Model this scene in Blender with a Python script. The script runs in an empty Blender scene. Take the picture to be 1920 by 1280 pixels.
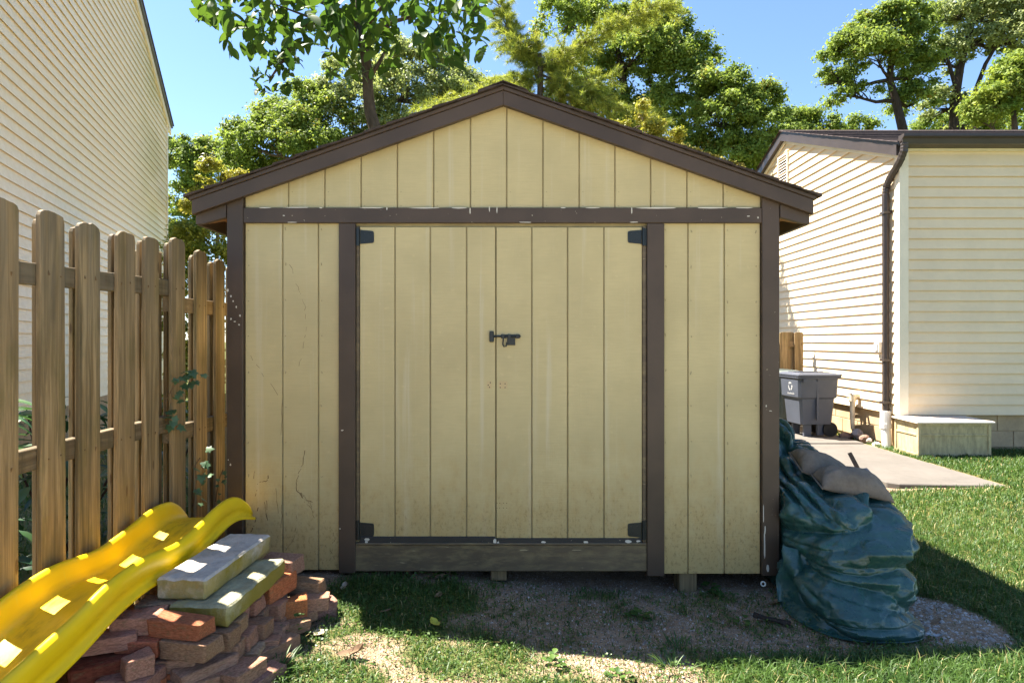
import bpy, bmesh, math, random
import numpy as np
from mathutils import Vector, Matrix, noise, Euler

rnd = random.Random(11)
npr = np.random.default_rng(5)
SC = bpy.context.scene
COL = SC.collection
R = math.radians

# ------------------------------------------------------------------ camera, sky, sun, exposure
F, CX, CY, CAMZ = 1200.0, 960.0, 640.0, 1.40
cam_d = bpy.data.cameras.new('camera'); cam = bpy.data.objects.new('camera', cam_d); COL.objects.link(cam)
cam.location = (0, 0, CAMZ); cam.rotation_euler = (R(90), 0, 0)
cam_d.sensor_width = 36; cam_d.lens = 22.5; cam_d.clip_start = 0.05; cam_d.clip_end = 3000
SC.camera = cam
SUN = Vector((-0.53, 0.28, 1.0)).normalized()
world = bpy.data.worlds.new('World'); SC.world = world; world.use_nodes = True
wn = world.node_tree.nodes; wl = world.node_tree.links
for n in list(wn): wn.remove(n)
wo_ = wn.new('ShaderNodeOutputWorld'); bg = wn.new('ShaderNodeBackground'); sky = wn.new('ShaderNodeTexSky')
sky.sky_type = 'NISHITA'; sky.sun_disc = False
sky.sun_elevation = math.asin(SUN.z); sky.sun_rotation = math.atan2(SUN.x, SUN.y)
sky.air_density = 1.0; sky.dust_density = 0.3; sky.ozone_density = 4.5
bg.inputs['Strength'].default_value = 0.056; sky.altitude = 800
wl.new(sky.outputs[0], bg.inputs[0]); wl.new(bg.outputs[0], wo_.inputs[0])
sd = bpy.data.lights.new('sun', 'SUN'); sun = bpy.data.objects.new('sun', sd); COL.objects.link(sun)
sd.energy = 4.8; sd.angle = R(0.53); sd.color = (1.0, 0.93, 0.82)
sun.rotation_euler = (-SUN).to_track_quat('-Z', 'Y').to_euler(); sun.location = (-6, 3, 12)
SC.view_settings.view_transform = 'Standard'; SC.view_settings.look = 'None'
SC.view_settings.gamma = 1; SC.view_settings.exposure = 2.42
SC.view_settings.use_curve_mapping = False
SC.cycles.max_bounces = 8; SC.cycles.diffuse_bounces = 5; SC.cycles.transparent_max_bounces = 6

def P(px, py, d): return Vector(((px - CX) / F * d, d, CAMZ + (CY - py) / F * d))
def G(px, py, z):
    d = (CAMZ - z) * F / (py - CY); return Vector(((px - CX) / F * d, d, z))
def ss(a, b, x):
    t = min(1, max(0, (x - a) / (b - a))); return t * t * (3 - 2 * t)
def nz(x, y, z=0.0): return noise.noise(Vector((x, y, z)))

# ------------------------------------------------------------------ object helpers
W = {}
def tag(o, label=None, cat=None, group=None, kind=None):
    if label: o['label'] = label
    if cat: o['category'] = cat
    if group: o['group'] = group
    if kind: o['kind'] = kind
    return o
def thing(name, label, cat, loc=(0, 0, 0), rotz=0.0, group=None):
    o = bpy.data.objects.new(name, None); COL.objects.link(o)
    o.location = loc; o.rotation_euler = (0, 0, rotz); o.empty_display_size = 0.1
    W[o.name] = Matrix.Translation(Vector(loc)) @ Matrix.Rotation(rotz, 4, 'Z')
    return tag(o, label, cat, group)
def fin(bm, name, mat, smooth=False, normals=True):
    if normals: bmesh.ops.recalc_face_normals(bm, faces=bm.faces[:])
    me = bpy.data.meshes.new(name); bm.to_mesh(me); bm.free()
    if mat: me.materials.append(mat)
    if smooth: me.polygons.foreach_set('use_smooth', [True] * len(me.polygons))
    return me
def put(name, me, parent=None, loc=None, rot=None, scale=None):
    """link a mesh object; with a parent its mesh is in world coordinates unless loc is given"""
    o = bpy.data.objects.new(name, me); COL.objects.link(o)
    if parent is not None: o.parent = parent
    m = Matrix.Identity(4)
    if loc is not None:
        o.location = loc
        if rot is not None: o.rotation_euler = rot
        if scale is not None: o.scale = scale
        m = Matrix.LocRotScale(Vector(loc), Euler(rot) if rot is not None else None, Vector(scale) if scale is not None else None)
    W[o.name] = (W[parent.name] if parent is not None else Matrix.Identity(4)) @ m
    return o
def part(name, bm, mat, parent, smooth=False, bevel=0.0, kind=None):
    """bm is in world coordinates; becomes a child mesh of parent"""
    if bevel: bmesh.ops.bevel(bm, geom=bm.edges[:], offset=bevel, segments=1, affect='EDGES', clamp_overlap=True)
    if parent is not None: bmesh.ops.transform(bm, matrix=W[parent.name].inverted(), verts=bm.verts[:])
    o = put(name, fin(bm, name, mat, smooth), parent)
    if kind: o['kind'] = kind
    return o
def BM(): return bmesh.new()
def hexa(bm, p):
    v = [bm.verts.new(q) for q in p]
    for f in ((0, 1, 2, 3), (7, 6, 5, 4), (0, 4, 5, 1), (1, 5, 6, 2), (2, 6, 7, 3), (3, 7, 4, 0)):
        bm.faces.new([v[i] for i in f])
    return v
def box(bm, x0, x1, y0, y1, z0, z1):
    return hexa(bm, [(x0, y0, z0), (x1, y0, z0), (x1, y1, z0), (x0, y1, z0), (x0, y0, z1), (x1, y0, z1), (x1, y1, z1), (x0, y1, z1)])
def prism(bm, poly, vec):
    a = [bm.verts.new(Vector(p)) for p in poly]; b = [bm.verts.new(Vector(p) + Vector(vec)) for p in poly]
    n = len(a); bm.faces.new(a); bm.faces.new(b[::-1])
    for i in range(n): bm.faces.new((a[i], b[i], b[(i + 1) % n], a[(i + 1) % n]))
def tube(bm, pts, rad, seg=8, cap=True):
    pts = [Vector(p) for p in pts]
    if not hasattr(rad, '__len__'): rad = [rad] * len(pts)
    rings = []; prev = None
    for i, p in enumerate(pts):
        t = (pts[min(i + 1, len(pts) - 1)] - pts[max(i - 1, 0)]).normalized()
        if prev is None:
            u = t.orthogonal().normalized()
        else:
            u = (prev - t * prev.dot(t)); u = u.normalized() if u.length > 1e-6 else t.orthogonal().normalized()
        prev = u; v = t.cross(u)
        rings.append([bm.verts.new(p + (u * math.cos(a) + v * math.sin(a)) * rad[i]) for a in [2 * math.pi * k / seg for k in range(seg)]])
    for a, b in zip(rings, rings[1:]):
        for k in range(seg): bm.faces.new((a[k], a[(k + 1) % seg], b[(k + 1) % seg], b[k]))
    if cap:
        bm.faces.new(rings[0][::-1]); bm.faces.new(rings[-1])
def mesh_np(name, verts, faces, mat, attrs=None, smooth=False):
    """verts (N,3), faces (M,k) numpy"""
    me = bpy.data.meshes.new(name); k = faces.shape[1]; M = len(faces)
    me.vertices.add(len(verts)); me.vertices.foreach_set('co', np.ascontiguousarray(verts, np.float32).ravel())
    me.loops.add(M * k); me.loops.foreach_set('vertex_index', np.ascontiguousarray(faces, np.int32).ravel())
    me.polygons.add(M); me.polygons.foreach_set('loop_start', np.arange(0, M * k, k, dtype=np.int32))
    me.polygons.foreach_set('loop_total', np.full(M, k, np.int32))
    me.update(calc_edges=True)
    if attrs:
        for an, av in attrs.items():
            at = me.attributes.new(an, 'FLOAT', 'POINT'); at.data.foreach_set('value', np.ascontiguousarray(av, np.float32))
    if mat: me.materials.append(mat)
    if smooth: me.polygons.foreach_set('use_smooth', np.ones(M, bool))
    return me

# ------------------------------------------------------------------ materials
class NT:
    def __init__(s, name):
        s.m = bpy.data.materials.new(name); s.m.use_nodes = True
        s.t = s.m.node_tree; s.n = s.t.nodes; s.l = s.t.links
        for q in list(s.n): s.n.remove(q)
        s.out = s.n.new('ShaderNodeOutputMaterial'); s.b = s.n.new('ShaderNodeBsdfPrincipled')
        s.l.new(s.b.outputs[0], s.out.inputs[0])
        s.tc = s.n.new('ShaderNodeTexCoord')
    def set(s, sock, v):
        if isinstance(v, (int, float)): sock.default_value = v
        elif isinstance(v, tuple): sock.default_value = v if len(v) == len(sock.default_value) else tuple(v) + (1,)
        else: s.l.new(v, sock)
    def obj(s, scale=(1, 1, 1), rnd_=False, geo=False):
        mp = s.n.new('ShaderNodeMapping'); mp.inputs['Scale'].default_value = scale
        if geo: s.l.new(s.n.new('ShaderNodeNewGeometry').outputs['Position'], mp.inputs[0])
        else: s.l.new(s.tc.outputs['Object'], mp.inputs[0])
        if rnd_:
            oi = s.n.new('ShaderNodeObjectInfo'); mu = s.math('MULTIPLY', oi.outputs['Random'], 37.0)
            cb = s.n.new('ShaderNodeCombineXYZ')
            for i in range(3): s.l.new(mu, cb.inputs[i])
            s.l.new(cb.outputs[0], mp.inputs['Location'])
        return mp.outputs[0]
    def noise(s, vec, scale, detail=4, rough=.55, dist=0.0):
        q = s.n.new('ShaderNodeTexNoise'); s.l.new(vec, q.inputs['Vector'])
        q.inputs['Scale'].default_value = scale; q.inputs['Detail'].default_value = detail
        q.inputs['Roughness'].default_value = rough; q.inputs['Distortion'].default_value = dist
        return q.outputs['Fac']
    def voro(s, vec, scale, out='Distance', feat='F1'):
        q = s.n.new('ShaderNodeTexVoronoi'); q.feature = feat; s.l.new(vec, q.inputs['Vector']); q.inputs['Scale'].default_value = scale
        return q.outputs[out]
    def math(s, op, a, b=0.0, c=None, clamp=False):
        q = s.n.new('ShaderNodeMath'); q.operation = op; q.use_clamp = clamp
        s.set(q.inputs[0], a); s.set(q.inputs[1], b)
        if c is not None: s.set(q.inputs[2], c)
        return q.outputs[0]
    def ramp(s, fac, a, b, lo=0.0, hi=1.0, smooth=True):
        q = s.n.new('ShaderNodeMapRange'); q.interpolation_type = 'SMOOTHSTEP' if smooth else 'LINEAR'
        s.set(q.inputs['Value'], fac); q.inputs['From Min'].default_value = a; q.inputs['From Max'].default_value = b
        q.inputs['To Min'].default_value = lo; q.inputs['To Max'].default_value = hi
        return q.outputs[0]
    def mix(s, fac, a, b, mode='MIX'):
        q = s.n.new('ShaderNodeMix'); q.data_type = 'RGBA'; q.blend_type = mode
        s.set(q.inputs[0], fac); s.set(q.inputs[6], a); s.set(q.inputs[7], b)
        return q.outputs[2]
    def attr(s, name):
        q = s.n.new('ShaderNodeAttribute'); q.attribute_name = name; return q.outputs['Fac']
    def posz(s):
        q = s.n.new('ShaderNodeSeparateXYZ'); s.l.new(s.n.new('ShaderNodeNewGeometry').outputs['Position'], q.inputs[0]); return q.outputs
    def bump(s, h, strength=.3, dist=.01):
        q = s.n.new('ShaderNodeBump'); q.inputs['Strength'].default_value = strength; q.inputs['Distance'].default_value = dist
        s.l.new(h, q.inputs['Height']); s.l.new(q.outputs[0], s.b.inputs['Normal'])
    def done(s, col, rough=.6, spec=.4):
        s.set(s.b.inputs['Base Color'], col); s.set(s.b.inputs['Roughness'], rough)
        s.b.inputs['Specular IOR Level'].default_value = spec
        return s.m
def sc(c, k): return tuple(min(1, max(0, v * k)) for v in c)
def simple(name, c, rough=.6, var=.18, scale=5, bump=.2, bscale=80, spec=.4, stretch=(1, 1, 1), rnd_=False, bdist=.004):
    m = NT(name); v = m.obj(stretch, rnd_)
    a = m.noise(v, scale, 5); b = m.noise(v, scale * 7, 3)
    f = m.math('ADD', m.math('MULTIPLY', a, .7), m.math('MULTIPLY', b, .3))
    col = m.mix(m.ramp(f, .3, .7), sc(c, 1 - var), sc(c, 1 + var))
    m.bump(m.noise(v, bscale, 3), bump, bdist)
    return m.done(col, rough, spec)

def mat_siding_paint(name, c, stain=True):
    m = NT(name); v = m.obj()
    grain = m.noise(m.obj((60, 1, 4)), 2.0, 5, .6); hg = m.noise(m.obj((5, 1, 90)), 1.6, 4, .6)
    blot = m.noise(v, 2.2, 4, .6); fine = m.noise(v, 30, 3)
    col = m.mix(m.ramp(blot, .3, .72), sc(c, .9), sc(c, 1.07))
    col = m.mix(m.ramp(hg, .35, .7, 0, .3), col, sc(c, .82))
    col = m.mix(m.ramp(fine, .62, .8, 0, .35), col, sc(c, 1.25))
    # run-off streaks that bleached the paint
    st = m.noise(m.obj((16, 1, .55)), 1.0, 4, .6)
    col = m.mix(m.ramp(st, .55, .74, 0, .5), col, (.57, .51, .36))
    if stain:
        z = m.posz()[2]
        n1 = m.noise(m.obj((9, 1, 5)), 1.5, 6, .7); n2 = m.noise(m.obj((60, 1, 40)), 1.0, 5, .75)
        h = m.math('ADD', z, m.math('MULTIPLY', m.math('SUBTRACT', n1, .5), -1.1))
        d = m.ramp(h, .92, .1)
        col = m.mix(m.math('MULTIPLY', d, .62), col, (.42, .27, .085))
        spk = m.math('MULTIPLY', m.ramp(n2, .5, .66), m.ramp(h, .66, .2))
        col = m.mix(m.math('MULTIPLY', spk, .55), col, (.13, .075, .03))
    m.bump(m.math('ADD', m.math('MULTIPLY', grain, .5), m.math('ADD', m.math('MULTIPLY', hg, .8), m.math('MULTIPLY', fine, .3))), .45, .004)
    return m.done(col, .62, .3)
def mat_trim(name, c, chips=.0, dirt=False):
    m = NT(name); v = m.obj()
    n = m.noise(v, 3, 5); f = m.noise(v, 40, 4, .65)
    col = m.mix(m.ramp(n, .3, .7), sc(c, .85), sc(c, 1.2))
    if chips:
        ch = m.noise(m.obj((22, 22, 34)), 1.6, 4, .6)
        col = m.mix(m.ramp(ch, .715 - chips, .735 - chips), col, (.5, .44, .3))
    if dirt:
        g = m.noise(m.obj((4, 4, 14)), 1.6, 6, .7); g2 = m.noise(m.obj((7, 7, 60)), 1.0, 5, .6)
        col = m.mix(m.ramp(g, .42, .72, 0, .85), col, (.22, .165, .08))
        col = m.mix(m.ramp(g2, .64, .7, 0, .8), col, (.42, .33, .19))
    m.bump(f, .25, .003)
    return m.done(col, .5, .4)
def mat_wood(name, c_lo, c_hi, green=.0, axis='z'):
    m = NT(name)
    s = (38, 38, 1.6) if axis == 'z' else ((1.6, 38, 38) if axis == 'x' else (38, 1.6, 38))
    v = m.obj(s, True); a = m.noise(v, 1.0, 6, .6, 1.2); b = m.noise(m.obj((3, 3, 1.2), True), 1.3, 4)
    col = m.mix(m.ramp(a, .32, .7), c_lo, c_hi)
    col = m.mix(m.ramp(b, .45, .75, 0, .55), col, sc(c_lo, 1.1))
    if green:
        z = m.posz()[2]; g = m.noise(m.obj((5, 5, 1.5), True), 2.0, 5, .6)
        col = m.mix(m.math('MULTIPLY', m.ramp(g, .45, .7), green), col, (.075, .085, .022))
    oi = m.n.new('ShaderNodeObjectInfo')
    if green:
        st = m.noise(m.obj((16, 16, .7), True), 1.2, 5, .65, .8); kn = m.voro(m.obj((9, 9, 2.4), True), 1.0)
        col = m.mix(m.ramp(st, .46, .64, 0, .85), col, (.085, .068, .038))
        col = m.mix(m.ramp(kn, .085, .05, 0, .85), col, (.06, .035, .018))
        gt = m.math('MULTIPLY', m.ramp(m.posz()[2], 1.2, 1.9), m.ramp(m.noise(m.obj((20, 20, 2), True), 1.0, 4), .35, .6))
        col = m.mix(m.math('MULTIPLY', gt, .6), col, (.17, .15, .11))
    col = m.mix(m.ramp(oi.outputs['Random'], 0, 1, 0, .3, False), col, (.31, .19, .09))
    m.bump(a, .5, .004)
    return m.done(col, .78, .2)
def mat_leaf(name, lo, hi, trans=.45, rough=.42, spec=.5, third=None):
    m = NT(name); a = m.attr('tint')
    col = m.mix(a, lo, hi)
    if third: col = m.mix(m.ramp(a, .82, .95), col, third)
    m.done(col, rough, spec)
    tr = m.n.new('ShaderNodeBsdfTranslucent'); mx = m.n.new('ShaderNodeMixShader'); mx.inputs[0].default_value = trans
    tc = m.mix(.65, col, (1.0, 1.0, .25), 'MULTIPLY')
    br = m.n.new('ShaderNodeBrightContrast'); m.l.new(tc, br.inputs[0])
    g = m.n.new('ShaderNodeGamma'); m.l.new(br.outputs[0], g.inputs[0]); g.inputs[1].default_value = .85
    m.l.new(g.outputs[0], tr.inputs[0])
    m.l.new(m.b.outputs[0], mx.inputs[1]); m.l.new(tr.outputs[0], mx.inputs[2]); m.l.new(mx.outputs[0], m.out.inputs[0])
    return m.m

TAN = (.515, .42, .215)
M_SID = mat_siding_paint('tan_board_paint', TAN)
M_GRV = simple('groove_paint', sc(TAN, .62), .8)
M_BRN = mat_trim('brown_trim_paint', (.064, .041, .026), .0)
M_BRNC = mat_trim('brown_trim_paint_chipped', (.064, .041, .026), .02)
M_SILL = mat_trim('weathered_sill_paint', (.10, .072, .042), .0, True)
M_BLK = simple('black_powder_coat', (.012, .016, .017), .38, .2, bump=.1)
M_STRIP = mat_trim('black_strip_paint', (.025, .023, .022), .03)
M_SOFF = simple('raw_plywood', (.30, .15, .06), .8, .3, 6, stretch=(2, 12, 2))
M_SHIN = simple('brown_shingle', (.06, .045, .038), .95, .35, 20, .7, 160, .1)
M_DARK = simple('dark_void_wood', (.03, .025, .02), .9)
M_BLOCKW = mat_wood('support_timber', (.12, .085, .045), (.26, .19, .1), .2)
M_PICK = mat_wood('weathered_picket_wood', (.175, .122, .058), (.40, .29, .155), .5)
M_RAIL = mat_wood('weathered_rail_wood', (.10, .072, .042), (.22, .165, .10), .2, 'y')
M_CRM = simple('cream_vinyl', (.74, .585, .385), .5, .05, 2, .12, 120)
def mat_cream_left():
    m = NT('cream_vinyl_with_algae'); v = m.obj()
    n = m.noise(m.obj((.35, .35, .8)), 1.0, 4); f = m.noise(v, 14, 3)
    col = m.mix(m.ramp(f, .3, .7), (.85, .715, .50), (.90, .775, .575))
    # algae where the wall is damp, near its far corner
    sp = m.n.new('ShaderNodeSeparateXYZ'); m.l.new(m.tc.outputs['Object'], sp.inputs[0])
    fac = m.math('MULTIPLY', m.ramp(sp.outputs[0], 5.4, 8.2), m.ramp(n, .38, .62))
    col = m.mix(m.math('MULTIPLY', fac, .5), col, (.5, .45, .13))
    m.bump(m.noise(m.obj((2, 2, 60)), 1.5, 3), .1, .002)
    return m.done(col, .5, .3)
M_CRML = mat_cream_left()
M_CRMT = simple('cream_trim', (.76, .66, .5), .5, .05)
M_BRND = simple('dark_brown_aluminium', (.045, .034, .03), .4, .15)
M_ROOF = simple('dark_asphalt_shingle', (.075, .058, .055), .95, .4, 16, .8, 120, .1)
M_GREYE = simple('grey_rake_edge', (.12, .125, .13), .5)
M_BLOCK = simple('concrete_block_paint', (.43, .31, .18), .9, .18, 4, .6, 130)
M_PVC = simple('white_pvc', (.78, .77, .74), .35, .05)
M_VENT = simple('vent_frame', (.7, .6, .5), .6, .06)
M_VDK = simple('vent_shadow_mesh', (.06, .045, .04), .9)
def mat_slab(name, c, moss):
    m = NT(name); v = m.obj(rnd_=True)
    n = m.noise(v, 9, 6, .7); f = m.noise(v, 90, 4, .7); g = m.noise(v, 5, 5, .65)
    col = m.mix(m.ramp(n, .3, .7), sc(c, .7), sc(c, 1.2)); col = m.mix(m.ramp(f, .55, .75, 0, .5), col, sc(c, .45))
    nr = m.n.new('ShaderNodeNewGeometry'); sp = m.n.new('ShaderNodeSeparateXYZ'); m.l.new(nr.outputs['Normal'], sp.inputs[0])
    side = m.ramp(sp.outputs[2], .75, .2)
    k = m.math('ADD', m.math('MULTIPLY', m.ramp(g, .22, .5), side), m.math('MULTIPLY', m.ramp(g, .5, .7), .5))
    col = m.mix(m.math('MULTIPLY', k, moss, clamp=True), col, (.25, .2, .04))
    m.bump(m.math('ADD', f, m.math('MULTIPLY', n, 1.5)), .8, .006)
    return m.done(col, .92, .15)
M_SLAB1 = mat_slab('grey_coping_stone', (.50, .455, .40), .85)
M_SLAB2 = mat_slab('mossy_coping_stone', (.36, .34, .22), .95)
def mat_brick():
    m = NT('weathered_brick'); oi = m.n.new('ShaderNodeObjectInfo'); v = m.obj(rnd_=True)
    n = m.noise(v, 12, 6, .7); f = m.noise(v, 110, 4, .7); g = m.noise(v, 7, 4)
    dk = m.mix(1.0, oi.outputs['Color'], (.62, .55, .5), 'MULTIPLY'); lt = m.mix(1.0, oi.outputs['Color'], (1.25, 1.2, 1.15), 'MULTIPLY')
    col = m.mix(m.ramp(n, .3, .72), dk, lt)
    col = m.mix(m.ramp(g, .52, .72, 0, .5), col, (.2, .16, .08))
    col = m.mix(m.ramp(f, .6, .78, 0, .4), col, (.34, .28, .23))
    m.bump(m.math('ADD', f, m.math('MULTIPLY', n, 2)), .8, .005)
    return m.done(col, .92, .15)
M_BRK = mat_brick()
def mat_yellow():
    m = NT('yellow_slide_plastic'); v = m.obj()
    n = m.noise(v, 4, 5); s_ = m.noise(m.obj((14, 3.5, 14)), 1.6, 6, .7); f = m.noise(v, 120, 2)
    col = m.mix(m.ramp(n, .3, .7), (.90, .575, .004), (.95, .645, .006))
    at = m.attr('dirt')
    col = m.mix(m.math('MULTIPLY', m.ramp(s_, .45, .7), m.math('MULTIPLY', at, .85)), col, (.33, .19, .015))
    col = m.mix(m.math('MULTIPLY', at, .18), col, (.65, .43, .02))
    sc_ = m.noise(m.obj((3, 40, 3)), 2.0, 3, .6)
    col = m.mix(m.ramp(sc_, .6, .75, 0, .25), col, (.85, .7, .12))
    m.bump(f, .08, .002)
    m.b.inputs['Subsurface Weight'].default_value = .0
    return m.done(col, m.ramp(s_, .3, .7, .3, .5), .45)
M_YEL = mat_yellow()
def mat_tarp():
    m = NT('green_woven_tarp'); v = m.obj()
    n = m.noise(v, 3.5, 5, .65); s_ = m.noise(m.obj((5, 5, 9)), 2.4, 6, .7, .6); d = m.noise(v, 16, 5, .7)
    col = m.mix(m.ramp(n, .35, .68), (.013, .052, .042), (.034, .09, .08))
    col = m.mix(m.ramp(s_, .52, .72, 0, .6), col, (.01, .09, .038))
    col = m.mix(m.ramp(d, .55, .8, 0, .35), col, (.06, .13, .13))
    def rg(q): return m.math('ABSOLUTE', m.math('SUBTRACT', q, .5))
    wp = m.n.new('ShaderNodeTexNoise'); m.l.new(v, wp.inputs['Vector']); wp.inputs['Scale'].default_value = 5
    vm = m.n.new('ShaderNodeVectorMath'); vm.operation = 'MULTIPLY_ADD'; m.l.new(wp.outputs['Color'], vm.inputs[0]); vm.inputs[1].default_value = (.16, .16, .16); m.l.new(v, vm.inputs[2]); vv = vm.outputs[0]
    e1 = m.voro(vv, 7, 'Distance', 'F1'); e2 = m.voro(vv, 15, 'Distance', 'F1'); e3 = m.voro(vv, 34, 'Distance', 'F1'); r1 = rg(m.noise(vv, 7, 2, .5)); r2 = rg(m.noise(vv, 17, 2, .5))
    h = m.math('ADD', m.math('ADD', m.math('MULTIPLY', e1, .8), m.math('MULTIPLY', e2, .3)), m.math('ADD', m.math('MULTIPLY', e3, .06), m.math('ADD', m.math('MULTIPLY', r1, 1.6), m.math('MULTIPLY', r2, .6))))
    m.bump(m.math('ADD', h, m.math('MULTIPLY', m.noise(v, 420, 1), .03)), .8, .016)
    return m.done(col, m.ramp(d, .3, .75, .24, .42), .6)
M_TARP = mat_tarp()
M_BRASS = simple('dull_grommet', (.4, .4, .36), .35, .1)
M_BAG = simple('faded_bag_canvas', (.2, .16, .12), .95, .22, 9, .5, 220, .1)
M_BIN = simple('grey_bin_plastic', (.062, .07, .092), .5, .1, 4, .2, 160)
M_BIN2 = simple('green_grey_bin_plastic', (.12, .145, .135), .5, .1, 4, .2, 160)
M_TYRE = simple('black_rubber', (.015, .015, .015), .8)
M_WHT = simple('white_print', (.4, .4, .4), .5, .03)
M_DECK = simple('stained_box_resin', (.42, .34, .19), .7, .28, 7, .3, 90, .3, (4, 4, 1))
M_DECKT = simple('pale_box_lid', (.66, .57, .47), .7, .1, 5)
M_BOUNCE = simple('bounce_pad_concrete', (.48, .415, .34), .95, .12, 2, .5, 150, .1)  # light concrete for the added, unseen paving that reflects sun at the shed
M_CONC = simple('pale_concrete', (.13, .117, .103), .95, .12, 2.2, .5, 150, .1)
M_ROCK = simple('brown_rock', (.2, .13, .1), .95, .35, 14, .8, 40, .1, rnd_=True)
M_BARK = simple('tree_bark', (.1, .075, .055), .95, .4, 8, .9, 40, .1, (3, 3, .6), bdist=.02)
M_BARKD = simple('dark_bark', (.05, .038, .03), .95, .4, 8, .9, 40, .1, (3, 3, .6), bdist=.02)
M_MAG = mat_leaf('magnolia_leaf', (.028, .07, .012), (.08, .145, .018), .42, .5, .22)
M_OAK = mat_leaf('oak_leaf', (.10, .16, .03), (.29, .37, .08), .5, .6, .22, (.22, .17, .03))
M_OAKP = mat_leaf('pale_oak_leaf', (.14, .19, .07), (.38, .42, .19), .5, .55, .25)
M_PINE = mat_leaf('pine_needle', (.15, .21, .03), (.38, .40, .07), .42, .5, .3)
M_YTREE = mat_leaf('yellow_maple_leaf', (.22, .24, .03), (.46, .40, .07), .4, .5, .3)
M_YGR = mat_leaf('yellow_green_leaf', (.13, .19, .02), (.42, .4, .05), .4, .5, .3)
M_BRI = mat_leaf('bright_green_leaf', (.11, .19, .025), (.32, .36, .07), .42, .6, .22)
M_SHRUB = mat_leaf('dark_shrub_leaf', (.015, .05, .02), (.06, .13, .04), .3, .35, .5)
M_IVY = mat_leaf('ivy_leaf', (.035, .085, .035), (.11, .19, .09), .3, .4, .5)
M_GRASS = mat_leaf('grass_blade', (.028, .072, .012), (.09, .16, .032), .35, .5, .35, (.36, .3, .13))
M_WEED = mat_leaf('weed_leaf', (.04, .095, .02), (.12, .2, .04), .4, .45, .4)
M_DRY = simple('dry_leaf', (.22, .14, .08), .9, .25, 30)
M_PALE = simple('pale_scrap', (.34, .28, .21), .9, .15, 30)
M_YLF = simple('yellow_fallen_leaf', (.4, .36, .04), .7, .15, 30)
M_VINE = simple('dried_vine_trace', (.14, .085, .04), .95, .3)
# ------------------------------------------------------------------ ground
def gz(x, y):
    z = .10 * (1 - ss(-.9, .9, x)) + .07 * ss(2.5, 4.5, x)
    return z + .012 * nz(x * 1.7, y * 1.7) + .009 * nz(x * 5, y * 5, 3) + .004 * nz(x * 11, y * 11, 6)
def ell(x, y, cx, cy, rx, ry):
    q = ((x - cx) / rx) ** 2 + ((y - cy) / ry) ** 2
    return 1 - ss(.55, 1.25, q)
def gdens(x, y):
    """how thickly grass grows at a spot, 0..1"""
    n = .5 + .5 * nz(x * 3.1, y * 3.1, 7); n2 = .5 + .5 * nz(x * 8, y * 8, 2)
    if x < -1.86: return .35 + .3 * n
    d = 0.0
    lawn = ss(1.8, 2.25, x + .16 * (n - .5) + .1 * (n2 - .5))
    d = max(d, lawn)
    d = max(d, .85 * ell(x, y, -.58, 3.28, .46, .36) * ss(.25, .55, n))
    d = max(d, .8 * ell(x, y, -.42, 2.74, .55, .3) * ss(.22, .6, n))
    d = max(d, .55 * ell(x, y, -.9, 2.85, .35, .5) * ss(.35, .7, n))
    d = max(d, .9 * ss(2.93, 2.76, y + .1 * (n - .5) - .05 * ss(1.2, 1.8, x)) * ss(.62, .95, x))
    d = max(d, .55 * ss(2.78, 2.6, y) * ss(-.3, .1, x) * ss(.35, .65, n))
    if y < 3.66: d = max(d, .5 * ell(x, y, .15, 3.5, 1.5, .16) * ss(.45, .75, n))
    d = max(d, .5 * ss(.62, .8, n) * (y < 3.6), .35 * ss(.66, .84, n2) * (y < 3.6))
    if y < 2.56: d = max(d, .8 * ss(.2, .5, n))
    bare = ell(x, y, 2.17, 3.2, .24, .33); d *= 1 - .97 * bare
    n3 = .5 + .5 * nz(x * 17, y * 17, 5)
    if y < 3.62: d = max(d, .5 * ss(.40, .68, n3) * ss(.3, .55, n), .26 * ss(.3, .55, n2))
    bare = ell(x, y, 2.17, 3.2, .24, .33); d *= 1 - .9 * bare
    d = d * (.55 + .6 * n2 + .3 * (n3 - .5))
    if 3.42 < x < 4.55 and y > 5.85: d = 0
    if x < -.98 and y > 2.0 and x > -1.86: d *= .15
    if -1.6 < x < 1.5 and y > 3.56: d = 0
    if x > 4.75 and y > 7.86: d = 0
    if 1.5 < x < 2.1 and 3.05 < y < 4.85: d = 0
    return min(1, max(0, d))
def axis_(near0, near1, step, far):
    a = list(np.arange(near0, near1, step)); s = step; lo, hi = [near0], [near1]
    while lo[-1] > -far: s *= 1.35; lo.append(lo[-1] - s)
    s = step
    while hi[-1] < far: s *= 1.35; hi.append(hi[-1] + s)
    return np.array(lo[:0:-1] + a + hi)
gx = axis_(-2.6, 7.5, .05, 900); gy = axis_(1.4, 10.0, .05, 900)
NX, NY = len(gx), len(gy)
gv = np.zeros((NX * NY, 3)); gd = np.zeros(NX * NY)
for j, y in enumerate(gy):
    for i, x in enumerate(gx):
        near = -6 < x < 12 and 0 < y < 14
        gv[j * NX + i] = (x, y, gz(x, y) if near else gz(min(12, max(-6, x)), 5) * .9)
        gd[j * NX + i] = gdens(x, y) if near else .7
ii, jj = np.meshgrid(np.arange(NX - 1), np.arange(NY - 1)); b0 = (jj * NX + ii).ravel()
gf = np.stack([b0, b0 + 1, b0 + NX + 1, b0 + NX], 1)
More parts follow.
